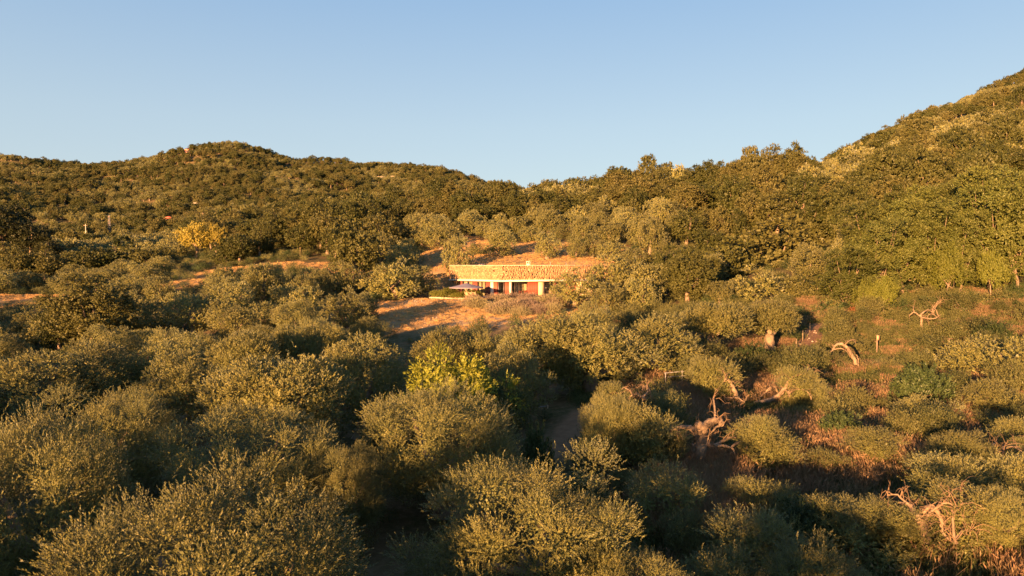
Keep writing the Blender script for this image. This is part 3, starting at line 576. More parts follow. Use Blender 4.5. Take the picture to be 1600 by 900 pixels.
ptree('darkbroad',590,632,70,29,'dark green broadleaf sapling in the shaded gap between olives',name='broadleaf_tree')
shr('darkshrub',838,655,60,29,'dark green shrub at the mouth of the dirt path'); 
ptree('oak',145,428,150,73,'big dark conical oak-like tree standing alone below the valley terrace',name='oak_tree')
ptree('oak',90,470,80,78,'smaller oak leaning against the big dark conical tree',name='oak_tree')
for px,pt,w,Y,lb in ((618,402,96,105,'large full olive beside the outer corner of the villa'),(657,413,54,109,'olive pressed against the blind end of the villa'),(566,455,56,84,'small globe-shaped olive at the edge of the dry slope'),
 (900,416,78,94,'olive whose crown hides the far end of the villa'),(955,398,80,99,'taller olive rising behind the one hiding the villa'),(948,440,58,87,'low olive at the foot of the two beside the villa'),(1005,410,70,96,'round olive on the bank next to the villa olives'),
 (783,358,50,129,'olive standing alone on orange grass behind the villa, valley side of chimney'),(855,362,46,127,'forked-trunk olive on the grass right behind the villa chimney'),(900,366,34,127,'narrower olive of the close pair behind the villa'),(926,364,38,128,'wider olive of the close pair behind the villa'),
 (745,380,34,131,'small olive on the grass close behind the villa roof, valley side'),(828,352,44,146,'olive of the upper row straight above the chimney'),(880,350,44,150,'olive of the upper row above the close pair'),(957,372,46,125,'olive at the hill end of the orange grass'),(987,386,48,118,'low olive just past the hill end of the villa'),(760,338,46,150,'olive of the upper row, valley end'),(805,338,44,156,'olive of the upper row between chimney and valley end'),
 (715,368,60,118,'olive just above the valley end of the villa roof'),(690,345,60,140,'olive on the bank behind the villa, beyond the grass strip'),(420,470,80,78,'golden olive below the grass terrace'),(350,425,70,110,'olive at the end of the grass terrace')):
    ptree('olive',px,pt,w,Y,lb,group='olive trees around the villa')
ptree('oak',556,345,92,112,'dense rounded oak behind the large olive at the villa end',name='oak_tree')
for k,(px,pt,w,Y) in enumerate(((1005,395,85,108),(1060,385,100,112),(1130,370,120,110),(1210,335,150,118),(1270,420,110,88),(1190,415,130,90),(1080,430,80,96))):
    ptree('oak' if k not in (5,) else 'olive',px,pt,w,Y,['shaded oak just behind the bank olives','oak with golden flecks on the slope hill side of the villa','full-crowned oak above the round-headed olives','broadest oak on the middle of the wooded slope','oak overhanging the upper end of the dirt road','pale green olive mass above the dirt road','smaller oak tucked between the bank olives and the slope'][k],name='oak_tree' if k!=5 else 'olive_tree')
for k_,(px,pt,w,Y) in enumerate(((8,318,75,180),(48,345,60,178),(78,365,50,176),(-30,330,70,182),(110,392,50,150),(30,385,60,140),(70,380,60,142),(0,378,60,144),(180,368,95,150),(135,385,60,146),(240,385,60,150))):
    ptree('oak',px,pt,w,Y,['tallest near-black tree of the shaded wood at the valley picture edge','near-black tree next to the tallest one of the shaded wood','last near-black tree where the shaded wood steps down','near-black tree cut by the picture edge in the shaded wood','green oak below the shaded wood beside the valley fields','oak behind the pale terrace strip, second from the picture edge','oak behind the pale terrace strip, third from the picture edge','oak behind the pale terrace strip at the picture edge','broad dark-domed oak below the valley mast','oak adjoining the broad dark-domed oak on its valley side','oak adjoining the broad dark-domed oak on its hill side'][k_],name='oak_tree',color=(.35,.4,.45) if k_<4 else (.75,.8,.8) if k_==8 else None)  # first four oaks get a much darker, bluish leaf tint
ptree('golden',308,347,52,165,'bright gold-leaved tree glowing at the edge of the dark wood',name='golden_tree'); ptree('golden',338,350,32,166,'smaller gold-leaved tree touching the bright gold one',name='golden_tree')
for k,(px,pt,w,Y) in enumerate(((1370,340,85,81),(1410,330,85,84),(1455,310,95,84),(1500,330,80,83),(1545,258,115,84),(1590,290,90,82),(1325,385,90,80),(1640,300,110,82),(1480,285,85,92),(1430,290,85,93))):
    ptree('slender',px,pt,w,Y,['slim many-stemmed tree at the inner end of the wood edge','slim tree with a gap of trunks below, third from the ivy column','mid-height slim tree beside the ivy-green trunk','short slim tree between the ivy trunk and the tallest tree','tallest slender tree of the wood edge, pale trunk showing','slender tree crowded against the picture edge','leaning slim tree above the rust-red bush','slender tree half cut by the picture edge','slender tree standing behind the ivy-green trunk','slender tree in the second row of the wood edge'][k],name='slender_tree',group='slender trees of the wood edge')
for k,(px,pt,w,Y) in enumerate(((1350,320,90,97),(1395,300,85,99),(1440,300,90,97),(1490,290,90,99),(1525,290,80,97),(1575,270,90,98),(1610,260,90,100),(1650,270,90,98))):
    ptree('slender',px,pt,w,Y,'tree of the back row of the wood edge, '+['above the red bush','above the short ivy trunk','behind the second slim tree','above the tall ivy column','behind the short slim tree','behind the tallest slender tree','last whole one before the picture edge','cut by the picture edge'][k],name='slender_tree',group='slender trees of the wood edge')
for px,pt,w,Y,lb in ((1383,430,38,75,'bright green ivy-smothered trunk nearest the rust-red bush'),(1355,432,28,76,'short bright green ivy-smothered trunk beside a taller one'),(1480,375,44,79,'tall ivy-green column hanging among slender trunks'),(1548,390,36,79,'ivy-green column by the tallest slender tree')):
    ptree('broad',px,pt,w,Y,lb,name='ivy_clad_tree',wreal=w/F*Y*1.1,color=(.72,.78,.75))
shr('rustbush',1345,480,50,76,'rust-red dead bush under the wood edge',name='dead_bush',cat='bush')
shr('darkshrub',1300,470,90,78,'dark green thicket bush above the end of the dirt road')
# bushes of the rough ground
for k,(px,pt,w,Y) in enumerate(((1205,745,120,25),(1445,618,130,38),(1540,520,190,50),(1555,690,110,28),(1385,590,70,49),(950,612,110,31),(1000,605,60,38),(1560,590,120,40),(1455,520,80,60),(1530,490,90,66),(1590,480,70,70),(1410,555,80,56),(1300,700,90,30),(1590,760,140,22),(1480,680,60,30),(1260,560,70,55),(1250,700,70,33),(1500,455,60,74),(1440,480,60,70),(1160,745,70,26),(1585,655,90,33),(1395,640,60,44))):
    if k in (1,2,3,5,7,13): ptree('olive' if k!=5 else 'olive',px,pt,w,Y,['','bushy olive sprawling in the open rough ground beyond the twisted little tree','wide low olive thicket before the wood edge','yellow-green olive bush near the picture edge by the arched limb','','dusky small olive beside the mouth of the dirt path','','olive bush between the low thicket and the dry grass patch','','','','','','dark olive bush in the lowest corner of the rough ground'][k])
    else: shr('shrub',px,pt,w,Y,'scrubby olive-green bush, number by number among dry grass' if 0 else ['sunlit olive-like bush alone below the broken trunk','','','','ragged bush beside the wooden post, toward the edge thicket','','small scrubby bush before the metal gate','','scrub bush between the post and the wood edge','scrub bush on stony ground under the slender trees','dark scrub bush at the picture edge under the wood','ragged scrub bush beyond the arched bare branches','low bush half buried in tall red-brown grass','','small bush between two yellow-green olive bushes','bush at the lower end of the sunlit dirt road','bushy scrub just below the long leaning limb','small scrub bush at the foot of the slender trunks','pale scrub bush near the wood edge stones','little bush at the edge of the orange grass by the broken trunk','bush in the pale dry grass patch near the picture edge','green bush below the arched bare branches'][k],variant=k)
rgb=np.random.RandomState(17); nb=0
for _ in range(2200):
    if nb>=98: break
    Yb=math.sqrt(rgb.uniform(16**2,84**2)); pb=rgb.uniform(980,1640); xb=xof(pb,Yb)
    if pathm(np.array([xb]),np.array([Yb]))[0]>.1 or any(math.hypot(xb-t_[0],Yb-t_[1])<t_[2]*.8+1.0 for t_ in TREES) or wn(np.array([xb]),np.array([Yb]),14,51)[0]<-.35: continue
    if (1090<pb<1310 and 33<Yb<48) or (1280<pb<1410 and 43<Yb<58) or (1380<pb<1540 and Yb<24): continue
    if 60<Yb and 1230<pb<1300 or (1040<pb<1160 and 26<Yb<32): continue
    wb=rgb.uniform(1.8,3.6); TREES.append((xb,Yb,wb/2)); nb+=1
    tree('shrub' if rgb.uniform()<.92 else 'darkshrub',xb,Yb,wb,wb*rgb.uniform(.6,.9),'wild scrub bush among the dry grass of the rough ground, like its neighbours',name='scrub_bush',cat='bush',group='scrub bushes of the rough ground')
# ---------------------------------------------------------------- old olives with bare limbs
def gnarled(label,base,Y,segs_,clumps,seed,twigs=26,mat='deadwood'):
    b=at(*base,Y); g=hz(b.x,Y); t=Thing('old_olive_tree',(b.x,Y,g),label,'tree','old olives with bare limbs'); r=np.random.RandomState(seed); ends=[]
    for k,(pts,r0,r1) in enumerate(segs_):
        P=[np.array(at(px,py,Y+dy)) for px,py,dy in pts]
        if k==0: P=[np.array([b.x,Y,g-.4])]+P
        q=curve(P,max(10,len(P)*5),r,.016); rad=np.linspace(r0,r1,len(q))*(1+r.uniform(-.1,.1,len(q)))
        if k==0: rad[:3]*=[1.5,1.25,1.1]
        t.add('trunk' if k==0 else 'limb',M[mat],tube(q,rad*(.85 if k==0 else 1.1),10 if k==0 else 8,r,.17),smoothf=True)
        ends+= [q[i] for i in range(len(q)//2,len(q))]
    main=ends[:]
    for i in range(5 if twigs>35 else 3):
        e=main[r.randint(len(main))]; d=norm(r.normal(size=3)*[1,.7,.5]+[0,-.2,.35])*r.uniform(.6,1.35)
        q=curve([e,e+d*.45+[0,0,.22],e+d*.85+[0,0,.15],e+d*1.15+[0,0,-.25]],9,r,.02); t.add('branch',M[mat],tube(q,np.linspace(.055,.014,9),6,r,.1),smoothf=True); ends+=[q[k_] for k_ in range(4,9)]*2
    tw=[]
    for i in range(twigs):
        e=ends[r.randint(len(ends))]; d=norm(r.normal(size=3)+[0,0,.3])*r.uniform(.3,.9); q=curve([e,e+d*.5+[0,0,.12],e+d+[0,0,-.1*r.uniform(0,2)]],5,r,.02)
        tw.append(tube(q,np.linspace(.016,.004,5),4)); 
        for _ in range(2):
            d2=norm(r.normal(size=3))*r.uniform(.15,.45); m_=q[r.randint(2,5)]; tw.append(tube(curve([m_,m_+d2*.6+[0,0,.05],m_+d2],4),np.linspace(.008,.003,4),3))
    t.add('twigs',M['twig'],tw,kind='stuff')
    for k,(px,py,w,hp) in enumerate(clumps):
        v=KIND['clump'][k%2]; p=at(px,py+hp/2,Y+r.uniform(.05,.9)); o=link('foliage',v['crown'],t.e); o.location=Vector(np.array(p)-t.loc); o.scale=(w/F*Y/3,w/F*Y/3,hp/F*Y/3); o.rotation_euler=(0,0,r.uniform(0,6))
    return t
gnarled('broken old olive trunk with a pale torn top and two arched limbs',(1082,760),30,
 [([(1088,735,0),(1096,705,0),(1097,680,-.1),(1092,664,-.2)],.24,.26),([(1094,690,0),(1083,672,.2),(1068,668,.3),(1050,672,.3),(1048,688,.3),(1030,690,.3)],.13,.04),([(1098,682,0),(1100,668,-.3),(1112,658,-.5),(1125,658,-.6),(1128,664,-.7)],.19,.10),([(1100,690,0),(1112,697,.2),(1125,692,.5),(1140,684,.8),(1150,684,1)],.10,.03),([(1112,697,.2),(1130,697,.1),(1144,700,0),(1148,710,-.2)],.07,.02),([(1082,735,.2),(1084,708,.3),(1085,695,.3)],.12,.10)],
 [(1010,690,115,125),(985,665,70,70),(1045,715,60,100),(1190,700,100,80),(1185,672,60,50),(1125,752,50,60),(1215,705,60,60),(1055,745,36,40)],1,60)
gnarled('old olive with long leaning pale limb reaching up toward the dirt road',(1165,668),42,
 [([(1163,650,0),(1160,640,0)],.28,.22),([(1162,645,0),(1180,632,0),(1205,625,.2),(1222,613,.2),(1232,597,.3),(1242,588,.4)],.18,.08),([(1162,640,0),(1152,622,-.2),(1145,605,-.3),(1135,590,-.3)],.15,.08),([(1165,645,0),(1185,630,.5),(1190,618,.7),(1210,603,.8)],.10,.03),([(1232,597,.3),(1245,606,0),(1262,612,-.3),(1268,625,-.5)],.06,.02),([(1242,588,.4),(1255,582,.5),(1265,590,.6)],.06,.02),([(1150,622,0),(1147,635,-.6),(1162,630,-.9),(1168,618,-1.1)],.05,.02)],
 [(1120,600,80,90),(1100,580,50,50),(1245,600,70,60),(1240,640,60,60),(1195,660,60,50),(1275,615,40,40),(1150,660,50,50)],2,70)
gnarled('old olive with a high hooped limb bending over pale stony ground',(1345,605),52,
 [([(1345,590,0),(1343,578,0)],.22,.2),([(1338,570,0),(1332,556,.2),(1320,540,.3),(1308,538,.4),(1300,548,.5)],.14,.07),([(1343,582,0),(1330,575,-.3),(1315,578,-.5)],.1,.03),([(1345,580,0),(1352,570,.3),(1362,573,.5)],.11,.05),([(1335,582,-.2),(1322,585,-.6),(1318,598,-.8)],.07,.02),([(1300,548,.5),(1290,560,.5),(1288,572,.5)],.05,.02)],
 [(1290,575,60,60),(1375,590,70,60),(1310,600,70,50),(1400,600,50,50),(1270,560,40,40)],3,50)
gnarled('little twisted olive with sparse tufts above the red-brown grass',(1330,700),37,
 [([(1330,690,0),(1328,675,0),(1327,662,0)],.08,.06),([(1327,664,0),(1320,655,.1),(1313,650,.1)],.05,.02),([(1327,662,0),(1334,652,0),(1343,648,0)],.05,.02),([(1330,690,0),(1318,688,.2),(1300,684,.3)],.05,.02)],
 [(1300,670,35,30),(1278,676,22,20),(1332,690,40,30),(1358,665,24,24),(1310,652,22,14),(1345,648,20,12),(1352,700,34,30)],4,26)
gnarled('bowed olive in the lowest corner whose bare limb arcs over broken twigs',(1455,880),22,
 [([(1450,860,0),(1440,820,0),(1432,805,0)],.2,.15),([(1436,812,0),(1450,793,0),(1463,798,-.2),(1472,815,-.3),(1472,832,-.4)],.09,.04),([(1432,808,0),(1422,790,.3),(1405,785,.6)],.1,.04),([(1440,800,0),(1462,790,.4),(1490,788,.8)],.06,.02),([(1472,832,-.4),(1485,845,-.6),(1495,850,-.8)],.035,.012)],
 [(1350,850,190,110),(1260,850,110,110),(1430,850,150,110),(1500,800,110,100),(1515,840,90,110),(1290,800,90,60),(1390,810,110,60)],5,90)
gnarled('olive with twin curled bare limbs close to the picture edge',(1575,770),28,
 [([(1572,750,0),(1570,730,0)],.16,.12),([(1570,732,0),(1580,715,0),(1592,722,.2),(1600,735,.3)],.08,.03),([(1570,730,0),(1560,715,0),(1555,722,-.2),(1557,734,-.3)],.07,.02),([(1570,730,0),(1565,708,.2),(1550,700,.3)],.06,.02)],
 [(1520,740,90,80),(1500,700,70,60),(1590,760,70,60),(1540,760,70,60),(1600,700,50,40)],6,50)
gnarled('fallen grey olive limb with bleached twigs behind the dusky small olive',(1012,640),36,
 [([(1010,630,0),(1004,620,0)],.1,.08),([(1004,622,0),(995,615,0),(990,622,.2)],.06,.02),([(1004,620,0),(1015,612,.2),(1018,625,.3)],.06,.02)],
 [(960,620,60,50),(1040,630,50,40)],7,50)
gnarled('low dead olive branches tangled before the wood edge stones',(1440,505),66,
 [([(1440,500,0),(1438,492,0)],.14,.1),([(1438,494,0),(1428,488,0),(1420,494,.2)],.08,.03),([(1438,492,0),(1450,484,.2),(1458,490,.3)],.08,.03),([(1438,496,0),(1458,498,-.5),(1470,492,-.8)],.07,.02)],
 [(1440,520,50,30)],8,40)
# ---------------------------------------------------------------- gate, post, rails, pylons, far houses
q=at(1066,606,47); g=hz(q.x,47); gt=Thing('metal_gate',(q.x,47,g),'low galvanised metal gate across the dirt path behind the broken trunk','gate')
def P3(px,py,Y=47): return np.array(at(px,py,Y))
for a,b_ in (((1038,583),(1092,578)),((1044,589),(1091,586))): gt.add('rail',M['metal'],tube([P3(*a),(P3(*a)+P3(*b_))/2,P3(*b_)],[.03]*3,6))
gt.add('post',M['metal'],tube([[q.x,47,g-.2],P3(1066,590),P3(1066,578)],[.04]*3,6)); 
for a,b_ in (((1064,592),(1046,606)),((1068,592),(1086,606))): gt.add('brace',M['metal'],tube([P3(*a),(P3(*a)+P3(*b_))/2,P3(*b_)],[.02]*3,5))
for px in (1040,1091): p_=P3(px,582); gt.add('post',M['metal'],tube([[p_[0],47,hz(p_[0],47)-.1],p_-[0,0,.4],p_],[.035]*3,6))
q=at(1370,548,60); g=hz(q.x,60); t=Thing('wooden_post',(q.x,60,g),'upright wooden post with a small board at its top amid scrub','post'); zt=zof(523,60)
t.add('shaft',M['bark'],boxv((q.x,60,(g-.3+zt)/2),.05,.05,(zt-g+.3)/2)); t.add('board',M['terracotta'],boxv((q.x+.05,59.93,zt-.25),.11,.015,.2))
q=at(840,636,46); t=Thing('fence_rail',(q.x,46,hz(q.x,46)),'thin pale rail leaning across the shaded gap beside the dirt path','rail')
a,b_=P3(815,640,46),P3(856,634,46); t.add('rail',M['metal'],tube([a,(a+b_)/2,b_],[.018]*3,5)); 
for p_ in (a,b_): t.add('post',M['wood'],tube([[p_[0],p_[1],hz(p_[0],p_[1])-.1],p_-[0,0,.3],p_+[0,0,.05]],[.03]*3,5))
q=at(1250,520,63); 
for k,(px,Y) in enumerate(((1252,63),(1262,66),(1273,69))):
    x=xof(px-6,Y)+0; t=Thing('boundary_stake',(x,Y,hz(x,Y)),['short stake at the near end of the sunlit dirt road','short stake halfway along the sunlit dirt road','short stake at the far end of the sunlit dirt road'][k],'stake','stakes along the dirt road')
    t.add('stake',M['bark'],tube([(x,Y,hz(x,Y)-.2),(x,Y,hz(x,Y)+.5),(x,Y,hz(x,Y)+.95)],[.05,.045,.04],6))
def house(px,py,Y,w,d,hh,wall,roof,label,roofh=1.2,top=None):
    p=at(px,py,Y); x=p.x; g=hz(x,Y); z0=g; t=Thing('far_house',(x,Y,g),label,'house','houses on the far hillside')
    t.add('wall',M[wall],boxv((x,Y,(g-1+z0+hh)/2),w/2,d/2,(z0+hh-g+1)/2,.3))
    V,Q_=boxv((x,Y,z0+hh+roofh/2+.01),w/2+.4,d/2+.4,roofh/2,.3,.25); t.add('roof',M[roof],(V,Q_))
    for k in (-.25,.25): 
        c,s=math.cos(.3),math.sin(.3); u=k*w; v=-d/2-.03; wn_=t.add('window',M['frame'],boxv((x+u*c-v*s,Y+u*s+v*c,z0+hh*.55),w*.08,.03,hh*.18,.3))
house(293,230,HOUSES[0][1],4.6,4,2.6,'pinkwall','redroof','pink house on the crest of the far hill under a round tree',.8)
house(265,340,HOUSES[1][1],5,5,2.4,'pinkwall','redroof','small house with a red roof sunk among valley trees',1.4)
house(306,316,HOUSES[2][1],2.6,3,2.2,'white','white','little white house at the upper edge of the valley olives',.5)
house(594,276,HOUSES[3][1],11,4,2.4,'white','paving','long low pale building on the far hill by the bare patch',.3); house(616,277,HOUSES[4][1],8,4,2.4,'white','paving','pale low building beside the longer one on the far hill',.3)
house(1103,337+66,104,1.2,1,.8,'pinkwall','redroof','tiny tiled shelter glimpsed in the oak crowns',.4) if 0 else None
for px,pt,Y,lb in ((172,336,330,'slim lattice mast standing in the valley fields'),(135,350,300,'thin pale pole in the valley below the far hill')):
    x=xof(px,Y); g=hz(x,Y); zt=zof(pt,Y); t=Thing('lattice_mast' if px==172 else 'utility_pole',(x,Y,g),lb,'mast' if px==172 else 'pole')
    if px==172:
        for sx,sy in ((-1,-1),(1,-1),(1,1),(-1,1)): t.add('upright',M['metal'],tube([(x+sx*.5,Y+sy*.5,g-.3),(x+sx*.35,Y+sy*.35,(g+zt)/2),(x+sx*.2,Y+sy*.2,zt)],[.06]*3,4))
        for k in range(6): zz=g+(zt-g)*(k+.5)/6; t.add('crossbar',M['terracotta'],boxv((x,Y,zz),.35,.3,.05))
    else:
        t.add('shaft',M['white'],tube([(x,Y,g-.3),(x,Y,(g+zt)/2),(x,Y,zt)],[.16,.14,.12],6)); t.add('crossarm',M['wood'],boxv((x,Y,zt-.6),.9,.06,.06))

# ---------------------------------------------------------------- the rest of the groves and woods
LM=[('the stone villa',at(800,412,108)[:2]),('the gold-leaved tree',at(315,412,165)[:2]),('the rust-red bush',at(1345,412,76)[:2]),('the broken trunk',at(1090,412,30)[:2]),('the metal gate',at(1066,412,47)[:2]),
 ('the dark conical oak',at(145,412,72)[:2]),('the yellow-green tree',at(705,412,37)[:2]),('the ivy-green column',at(1480,412,85)[:2]),('the globe-shaped olive',at(566,412,84)[:2]),('the grass terrace',at(430,412,128)[:2]),('the valley mast',at(172,412,330)[:2]),('the tallest slender tree',at(1545,412,90)[:2])]
rg=np.random.RandomState(42)
cand=[]
def fill(y0,y1,sp):
    y=y0
    while y<y1:
        s=sp*(1 if y<330 else .8); xw=y*.80+10
        for x in np.arange(-xw,xw,s): cand.append((x+rg.uniform(-.33,.33)*s,y+rg.uniform(-.33,.33)*s,s))
        y+=s*.92
fill(36,105,6.4); fill(105,200,6.2); fill(200,760,6.0)
cand=np.array(cand); cx,cy=cand[:,0],cand[:,1]; clr=clearing(cx,cy); pth=pathm(cx,cy); pxc=800+cx/np.maximum(cy,5)*F; rgh=rough(cx,cy)
nz=wn(cx,cy,60,21)+.6*wn(cx,cy,25,22); TR=np.array(TREES); TR0=TR[:,2]
keep=[]
rise=lambda x,y:(hz(x,y+6)-hz(x,y-6))/12
for i in range(len(cand)):
    x,y=cx[i],cy[i]; px=pxc[i]
    if clr[i]>.3 or pth[i]>.2: continue
    if rgh[i] and not(y>70 and px<1250) and rg.uniform()>.0: continue
    if HS[0]-3<x<HS[1]+2 and HS[2]-10<y<HS[3]+9: continue
    if -18<x<14 and 76<y<100: continue
    if 42<y<100 and 575<px<885: continue
    if px>1300 and 58<y<86: continue
    if y<200:
        dd=np.hypot(TR[:,0]-x,TR[:,1]-y)
        if (dd<TR0*.85+(2.6 if y<75 else 1.9)).any(): continue
    if y>400 and px>1010+ (y-400)*.0 and (y>470 if px>1230 else y>330): continue
    if y>340 and 830<px<1230: continue
    if (95<y<166 and 272<px<352) or (106<y<126 and 385<px<515) or (92<y<117 and -20<px<115): continue
    if any(abs(px-q_[0])<7 and q_[1]-15<y<q_[1]+8 for q_ in HOUSES): continue
    lowv=(px<300 and 92<y<260)
    if y>95 and rg.uniform()<(.17 if px>1000 and y<300 else .1): continue
    # which kind
    if y<115: sp='olive' if not (px>1010 and y>84) else ('oak' if nz[i]>-.1 else 'olive')
    elif y<165: sp='oak' if ((px<400 and y>122) or (400<px<640 and y>135) or px>1060 or (640<px<1060 and nz[i]>.9)) else 'olive'
    elif y<270: sp='oak' if nz[i]>(-.5 if px<1250 else .35) else 'olive'
    else: sp='oak' if nz[i]>-.15 else 'olive'
    if sp=='oak': w=(4.6+5.2*rg.beta(1.5,2.2))*(1 if y<230 else .92); hh=w*rg.uniform(.75,1.3)
    else: w=rg.uniform(4.6,7.2); hh=w*rg.uniform(.74,.95)
    if px>1000 and 95<y<260: hh*=rg.uniform(.75,1.5)
    if y<108 and sp=='olive': w=rg.uniform(4.0,6.0); hh=w*rg.uniform(.8,.98)
    if lowv: sp='olive'; w=min(w,6); hh=rg.uniform(3.2,4.4)
    if y>280: w*=.8; hh*=.74
    keep.append((x,y,w,hh,sp))
for sp in ('olive','oak'):
    K=sorted([k for k in keep if k[4]==sp],key=lambda k:-(k[2]/k[1])); inview=[k for k in K if abs(k[0])<k[1]*.74+k[2]*.5]; nsolo=245 if sp=='olive' else 270
    solo=inview[:nsolo]; ids=set(map(id,solo)); rest=[k for k in K if id(k) not in ids]
    cnt={}
    for k in sorted(solo,key=lambda k:k[1]):
        x,y,w,hh,_=k; d=[math.hypot(x-l[1][0],y-l[1][1]) for l in LM]; b=int(np.argmin(d)); dx,dy=x-LM[b][1][0],y-LM[b][1][1]
        dr='uphill beyond' if dy>abs(dx) else 'downhill before' if -dy>abs(dx) else 'on the valley side of' if dx<0 else 'on the hill side of'
        sz=('narrow','middling','spreading')[int(np.clip((w/(5.7 if sp=='olive' else 7.5)-.88)/.08,0,2))]; ht=('low','','tall')[int(np.clip((hh/(4.8 if sp=='olive' else 7.2)-.86)/.1,0,2))]
        key=(sp,sz,ht,b,dr); cnt.setdefault(key,[]).append((math.hypot(dx,dy),k))
    ORD='nearest|second|third|fourth|fifth|sixth|seventh|eighth|ninth|tenth|eleventh|twelfth|thirteenth|fourteenth|fifteenth|sixteenth|seventeenth|eighteenth|nineteenth|twentieth'.split('|')
    for key in sorted(cnt,key=str):
        _,sz,ht,b,dr=key
        for n_,(dist,k) in enumerate(sorted(cnt[key],key=lambda v:v[0])):
            x,y,w,hh,_=k; od=ORD[n_] if n_<20 else ORD[n_%20]+' outer' if n_<40 else ORD[n_%20]+' outermost'
            lb=f"{od} {ht+' ' if ht else ''}{sz} {sp} {dr} {LM[b][0]}, counting outward"
            kd=lod(sp,y); tree(kd,x,y,w,hh,lb,name=sp+'_tree',group=('olive trees of the groves' if sp=='olive' else 'oaks of the woods'),parts=(y<120 or KIND[kd][0]['both'] is None))
    # the rest: one mass
    vs=KIND[sp+'_d']; rest=[k for k in rest if k[1]>0]
    n_=len(rest); pts=[(k[0],k[1],hz(k[0],k[1])-.1) for k in rest]
    scatter(f'distant_{sp}_wood',pts,[v['both'] for v in vs],f"mass of {'grey-green olive' if sp=='olive' else 'dark green oak'} crowns covering the far hills",'woodland',scl=[k[2]/vs[0]['W']*.98 for k in rest],seed=3)
    print(sp,len(K),len(solo),n_)
pass
# unseen grove behind and beside the viewpoint, enlarged on the left to shade the foreground
pts=[]
for x in np.arange(-110,60,6.5):
    for y in np.arange(-120,24,6.5):
        X_,Y_=x+rg.uniform(-1.6,1.6),y+rg.uniform(-1.6,1.6)
        if abs(X_)<max(Y_,0)*.8+9 and Y_>-4: continue
        pts.append((X_,Y_,hz(X_,Y_)-.1))
scatter('surrounding_olive_grove',pts,[v['both'] for v in KIND['olive_c']],'olive grove continuing beside and behind the view','woodland',scl=[rg.uniform(1.25,1.5) if p_[0]<-4 else rg.uniform(.95,1.2) for p_ in pts],seed=4)

# ---------------------------------------------------------------- grass and undergrowth
def tuft(seed,n,Hh,rad,wd,mat,lean=.35,sharp=1):
    r=np.random.RandomState(seed); P=np.stack([r.normal(size=n)*rad,r.normal(size=n)*rad,np.full(n,-.05)],1); D=np.stack([r.normal(size=n)*lean,r.normal(size=n)*lean,np.ones(n)],1)
    V,Q=leaves(P,D,Hh*r.uniform(.5,1.15,n),np.full(n,wd),r); 
    # seed heads
    m=n//2; tip=P[:m]+norm(D[:m])*Hh*.75; V2,Q2=leaves(tip,D[:m]+r.normal(size=(m,3))*.5,np.full(m,Hh*.22),np.full(m,wd*1.6),r)
    V,Q=join([(V,Q),(V2,Q2)]); return mesh_np('tuft',V,Q,[mat],r.uniform(0,1,len(Q)))
T_dry=[tuft(i,70,.85,.28,.022,M['dry'],.3) for i in range(3)]; T_grn=[tuft(i+5,60,.45,.3,.025,M['greengrass'],.45) for i in range(2)]; T_str=[tuft(i+9,50,.5,.3,.03,M['straw'],.5) for i in range(2)]
def rpts(n,x0,x1,y0,y1,seed,f):
    r=np.random.RandomState(seed); y=np.sqrt(r.uniform(y0*y0,y1*y1,n)); px=r.uniform(x0,x1,n); x=(px-800)/F*y; k=f(x,y,px,r); x,y=x[k],y[k]; return np.stack([x,y,h(x,y)],1)
dn=lambda x,y:wn(x,y,11,31)+.5*wn(x,y,4,32)
p=rpts(16000,960,1680,14,85,1,lambda x,y,px,r:(pathm(x,y)<.2)&(dn(x,y)>.55+r.normal(size=len(x))*.6-1.9*sum(np.exp(-((px-a_)/w_)**2-((y-b_)/d_)**2) for a_,b_,w_,d_ in ((1105,27,45,3),(1310,33,80,4),(1560,38,70,4),(1180,52,60,5),(1060,44,60,4))))); scatter('tall_dry_grass',p,T_dry,'tall red-brown dry grass among the scrub on the rough ground','grass',scl=np.random.RandomState(1).uniform(.6,1.25,len(p))*np.where(p[:,1]>50,.8,1))
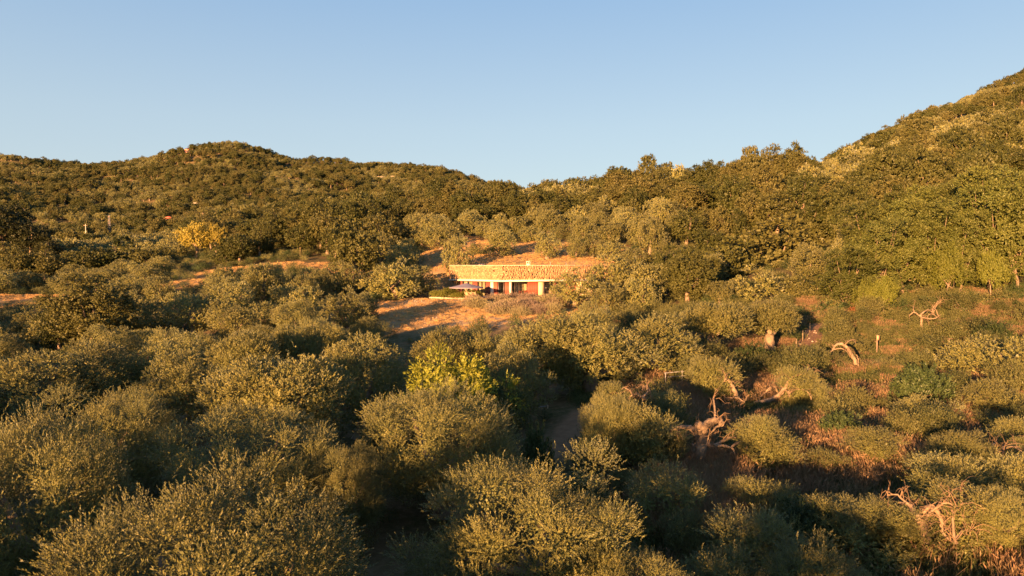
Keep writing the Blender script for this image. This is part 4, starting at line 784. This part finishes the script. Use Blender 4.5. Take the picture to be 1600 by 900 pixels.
p=rpts(2600,1030,1170,24,31,21,lambda x,y,px,r:(np.abs(px-1100-r.normal(size=len(x))*22)<32)); scatter('dry_grass_clump',p,T_dry,'tuft of tall orange dry grass at the foot of the broken trunk','grass',scl=np.random.RandomState(22).uniform(.9,1.7,len(p)))
p=rpts(16000,900,1680,14,85,2,lambda x,y,px,r:(pathm(x,y)<.15)&(dn(x,y)<1.2+r.normal(size=len(x))*.5)); scatter('green_grass',p,T_grn,'short green grass under the scrub of the rough ground','grass',scl=np.random.RandomState(2).uniform(.6,1.4,len(p)))
p=rpts(26000,0,1100,76,150,3,lambda x,y,px,r:(clearing(x,y)>.35)&~((x>HS[0]-1)&(x<HS[1])&(y>101)&(y<120))); scatter('mown_straw',p,T_str,'short orange straw grass on the slope and terraces round the villa','grass',scl=np.random.RandomState(3).uniform(.25,.7,len(p)))
def ug(seed,mat):
    V,Q,ti,_=crown(seed,.8,.35,.5,14,.36,190,6,.10,.04,.5,zmin=-.1,wob=.3,shootL=.3); return mesh_np('undergrowth',V,Q,[mat],ti)
UG=[ug(1,M['shrub']),ug(2,M['olive']),ug(3,M['dark'])]
p=rpts(6500,-60,1660,16,200,5,lambda x,y,px,r:(clearing(x,y)<.15)&(pathm(x,y)<.1)&~((x>HS[0]-3)&(x<HS[1]+3)&(y>97)&(y<121))); scatter('undergrowth',p,UG,'low tangled undergrowth beneath the olives and oaks','undergrowth',scl=np.random.RandomState(6).uniform(.5,1.3,len(p))*np.where(p[:,1]<75,.5,1))
p=rpts(900,1270,1660,60,90,7,lambda x,y,px,r:(wn(x,y,9,41)>.2)&(px>1330)); p2=rpts(700,1010,1330,38,70,8,lambda x,y,px,r:pathm(x,y)>.05); p=np.concatenate([p,p2]); scatter('scattered_stones',p,RK,'loose pale stones strewn below the wood edge and along the road','stones',scl=np.random.RandomState(8).uniform(.05,.2,len(p))**1.2)
p=rpts(500,600,800,80,100,9,lambda x,y,px,r:(clearing(x,y)>.4)); scatter('slope_stones',p,RK,'small pale stones lying in the straw of the slope','stones',scl=np.random.RandomState(9).uniform(.04,.13,len(p)))
